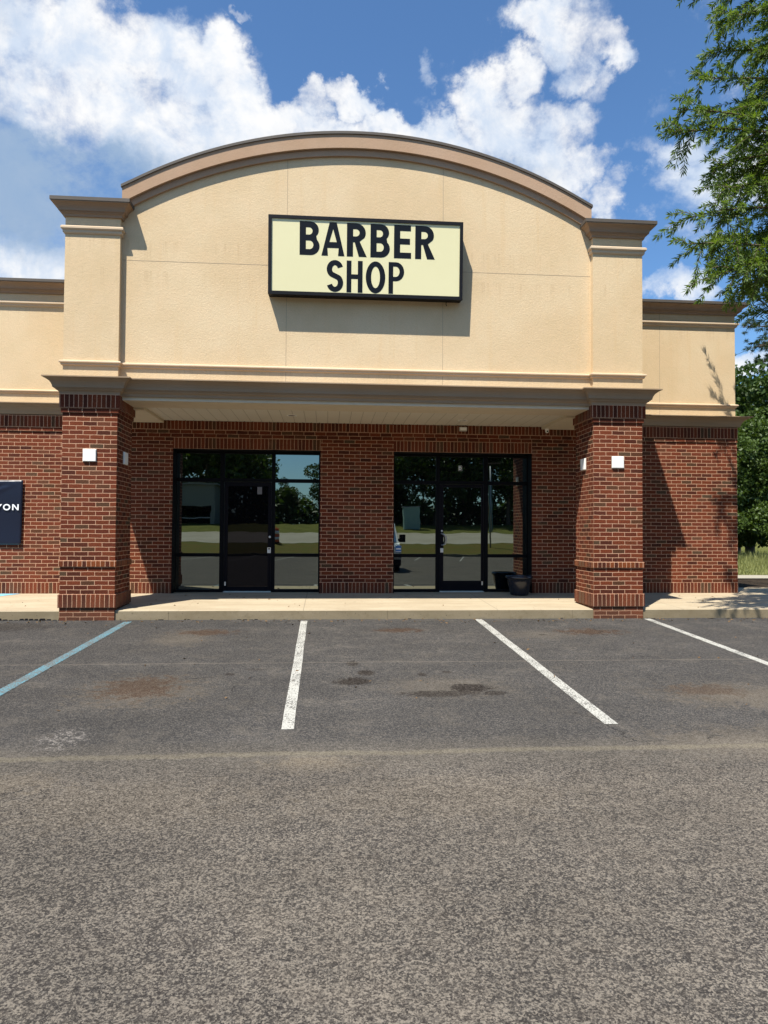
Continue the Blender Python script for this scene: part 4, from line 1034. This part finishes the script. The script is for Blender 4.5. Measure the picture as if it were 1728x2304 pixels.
posn = ['left of the gap of sky', 'under the gap of sky', 'right of the gap of sky', 'behind the brick pier', 'left of the right door', 'behind the right door', 'right of the tall pole', 'beside the right frame', 'beyond the right pane', 'past the right pillar', 'farther along the road to the right', 'over the grey canopy', 'left past the canopy', 'farthest left along the road', 'farthest right along the road']
for s_, d_, p_ in zip(specs, desc, posn): rtree(s_[0], s_[1], s_[2], s_[3], d_+' tree across the road, mirrored '+p_, s_[4])
hd_ = []
# undergrowth that closes the wood
ne = 34000; ex = rng.uniform(-60, 60, ne); ez = rng.uniform(-.5, 3.6, ne)+.7*np.sin(ex*.9)+.5*np.sin(ex*2.3+1); ey = rng.normal(0, 1.0, ne)
tag(leaves_mesh('woodland_edge', np.stack([ex, ey, ez], 1), rng.normal(size=(ne, 3)), rng.uniform(.35, .8, ne), rng.uniform(.14, .26, ne), DARKL, None), 'dark undergrowth along the edge of the wood across the road', 'undergrowth', None, 'stuff').location = (0, -56, 1.2)
# opposite building with a canopy
OB = tag(empty('canopy_building', (-16.2, -49, 1.6)), 'low grey building with a deep dark opening mirrored in the left window', 'building')
GREYW = simple('grey_siding', (.20, .21, .185), .8); DARKI = simple('dark_interior', (.012, .012, .012), .9)
b = MB(); b.box(-7, 4.4, -8, 0, 2.1, 4.3, GREYW); b.box(-7, -6.6, -8, 0, -.2, 2.1, GREYW); b.box(4.0, 4.4, -8, 0, -.2, 2.1, GREYW); b.box(-6.6, 4.0, -8, -7.6, -.2, 2.1, DARKI); b.build('walls', OB, weld=False)
MB().box(-7.3, 4.7, -8.3, .3, 4.3, 4.5, GREYW).build('roof', OB)
MB().box(-6.6, 4.0, -.12, -.05, .85, .95, STEEL).build('rail', OB)
# traffic barrel
BRL = tag(empty('traffic_barrel', (-3.75, -26.2, .22)), 'orange and white striped traffic barrel at the roadside mirrored in the left shop window', 'barrel')
OR_ = simple('barrel_orange', (.62, .10, .03), .5); WH_ = simple('barrel_white', (.7, .66, .62), .5)
MB().cyl((0, 0, 0), (0, 0, 1), .42, .42, .06, BLACKP, 20).build('base', BRL)
z = .06
for i, m in enumerate([OR_, WH_, OR_, WH_, OR_]):
    MB().cyl((0, 0, z), (0, 0, 1), .30-.012*i, .288-.012*i, .22, m, 20).build('band', BRL); z += .22
MB().tube([(-.1, 0, z), (-.06, 0, z+.09), (.06, 0, z+.09), (.1, 0, z)], .02, OR_, 6).build('handle', BRL)
# poles
for i, (x, y, h, lb) in enumerate([(12.0, -24.5, 6.0, 'grey green sign pole mirrored left of the right door frame'), (15.6, -40, 7.5, 'leaning timber utility pole mirrored in the rightmost pane')]):
    t = tag(empty('utility_pole', (x, y, gz(0, y))), lb, 'pole')
    MB().cyl((0, 0, 0), (0, 0, 1) if i == 0 else (-.08, 0, 1), .06 if i == 0 else .12, .05, h, STEEL if i == 0 else BARK, 12).build('post', t)
    if i == 0: MB().box(-.12, .12, -.04, .04, 1.1, h-1, simple('pole_sleeve', (.10, .17, .15), .6)).build('sleeve', t)
    else: MB().box(-1, 1, -.05, .05, h-.9, h-.78, BARK).build('cross_arm', t)
ub = tag(empty('utility_cabinet', (8.4, -43.5, 1.35)), 'pale green utility cabinet across the road mirrored in the right windows', 'cabinet')
MB().box(-.8, .8, -.6, .6, 0, 2.2, simple('cabinet_green', (.22, .33, .30), .5)).build('cabinet_body', ub, bevel=.03)
MB().box(-.86, .86, -.66, .66, 2.2, 2.28, STEEL).build('lid', ub)
# van parked behind the photographer
VN = tag(empty('parked_van', (2.15, -2.9, lot_z(-3)+.0)), 'pale grey van mirrored at the left edge of the right shop window', 'van')
SILV = simple('silver_paint', (.42, .44, .45), .3, .5, .5, .05, 2, .02)
def loft(prof_side, half, m, name, inset=None):
    """side profile (y back, z) extruded across x with rounded shoulders"""
    V = []; n = len(prof_side)
    xs_ = [(-half, .0), (-half*.985, .035), (-half*.9, .07), (half*.9, .07), (half*.985, .035), (half, 0)]
    cy = sum(p[0] for p in prof_side)/n; cz = sum(p[1] for p in prof_side)/n
    for x, ins in xs_:
        for y, z in prof_side:
            tz = max(0, (z-1.1)/1.2); V.append((x*(1-.12*tz), y+(cy-y)*ins*.35, z+(cz-z)*ins*.0+ (ins if False else 0)))
    F = []
    for i in range(len(xs_)-1):
        for j in range(n): F.append((i*n+j, i*n+(j+1) % n, (i+1)*n+(j+1) % n, (i+1)*n+j))
    bm = bmesh.new(); vs = [bm.verts.new(v) for v in V]
    for f in F: bm.faces.new([vs[i] for i in f])
    bm.faces.new(vs[:n]); bm.faces.new(list(reversed(vs[-n:])))
    bmesh.ops.recalc_face_normals(bm, faces=bm.faces)
    me = bpy.data.meshes.new(name); bm.to_mesh(me); bm.free(); me.materials.append(m); o = bpy.data.objects.new(name, me); C.objects.link(o); o.parent = VN
    bv = o.modifiers.new('bevel', 'BEVEL'); bv.width = .04; bv.segments = 3; bv.limit_method = 'ANGLE'; bv.angle_limit = R(25); return o
loft([(0, .35), (0, .95), (-.12, 1.12), (-.95, 1.30), (-1.75, 2.05), (-2.3, 2.25), (-5.3, 2.28), (-5.45, 2.1), (-5.5, .45), (-5.4, .35)], .98, SILV, 'body')
gm_ = MB()
gm_.face([(-.84, -.92, 1.325), (.84, -.92, 1.325), (.76, -1.72, 2.075), (-.76, -1.72, 2.075)], MIRR); gm_.build('windshield', VN)
for s_ in (-1, 1):
    b = MB(); b.box(s_*.955-.01, s_*.955+.01, -2.6, -1.6, 1.35, 1.75, MIRR); b.build('side_window', VN)
    b = MB(); b.box(s_*1.18-.13, s_*1.18+.13, -1.52, -1.42, 1.30, 1.62, BLACKP); b.box(min(s_*.93, s_*1.06), max(s_*.93, s_*1.06), -1.51, -1.44, 1.34, 1.46, BLACKP); b.build('wing_mirror', VN, bevel=.02, weld=False)
    b = MB(); b.box(s_*.72-.17, s_*.72+.17, -.01, .03, .78, .98, WHITEP); b.build('headlight', VN, bevel=.015)
    for yy in (-1.0, -4.5):
        w_ = MB().cyl((s_*.90-.12*s_, yy, .35), (s_, 0, 0), .36, .36, .22, BLACKP, 28).build('wheel', VN)
        MB().cyl((s_*.90+.101*s_, yy, .35), (s_, 0, 0), .22, .2, .012, STEEL, 20).build('rim', w_)
MB().box(-.62, .62, -.005, .02, .62, .86, BLACKP).build('grille', VN)
MB().box(-.97, .97, -.03, .07, .35, .58, BLACKP).build('bumper', VN, bevel=.02)
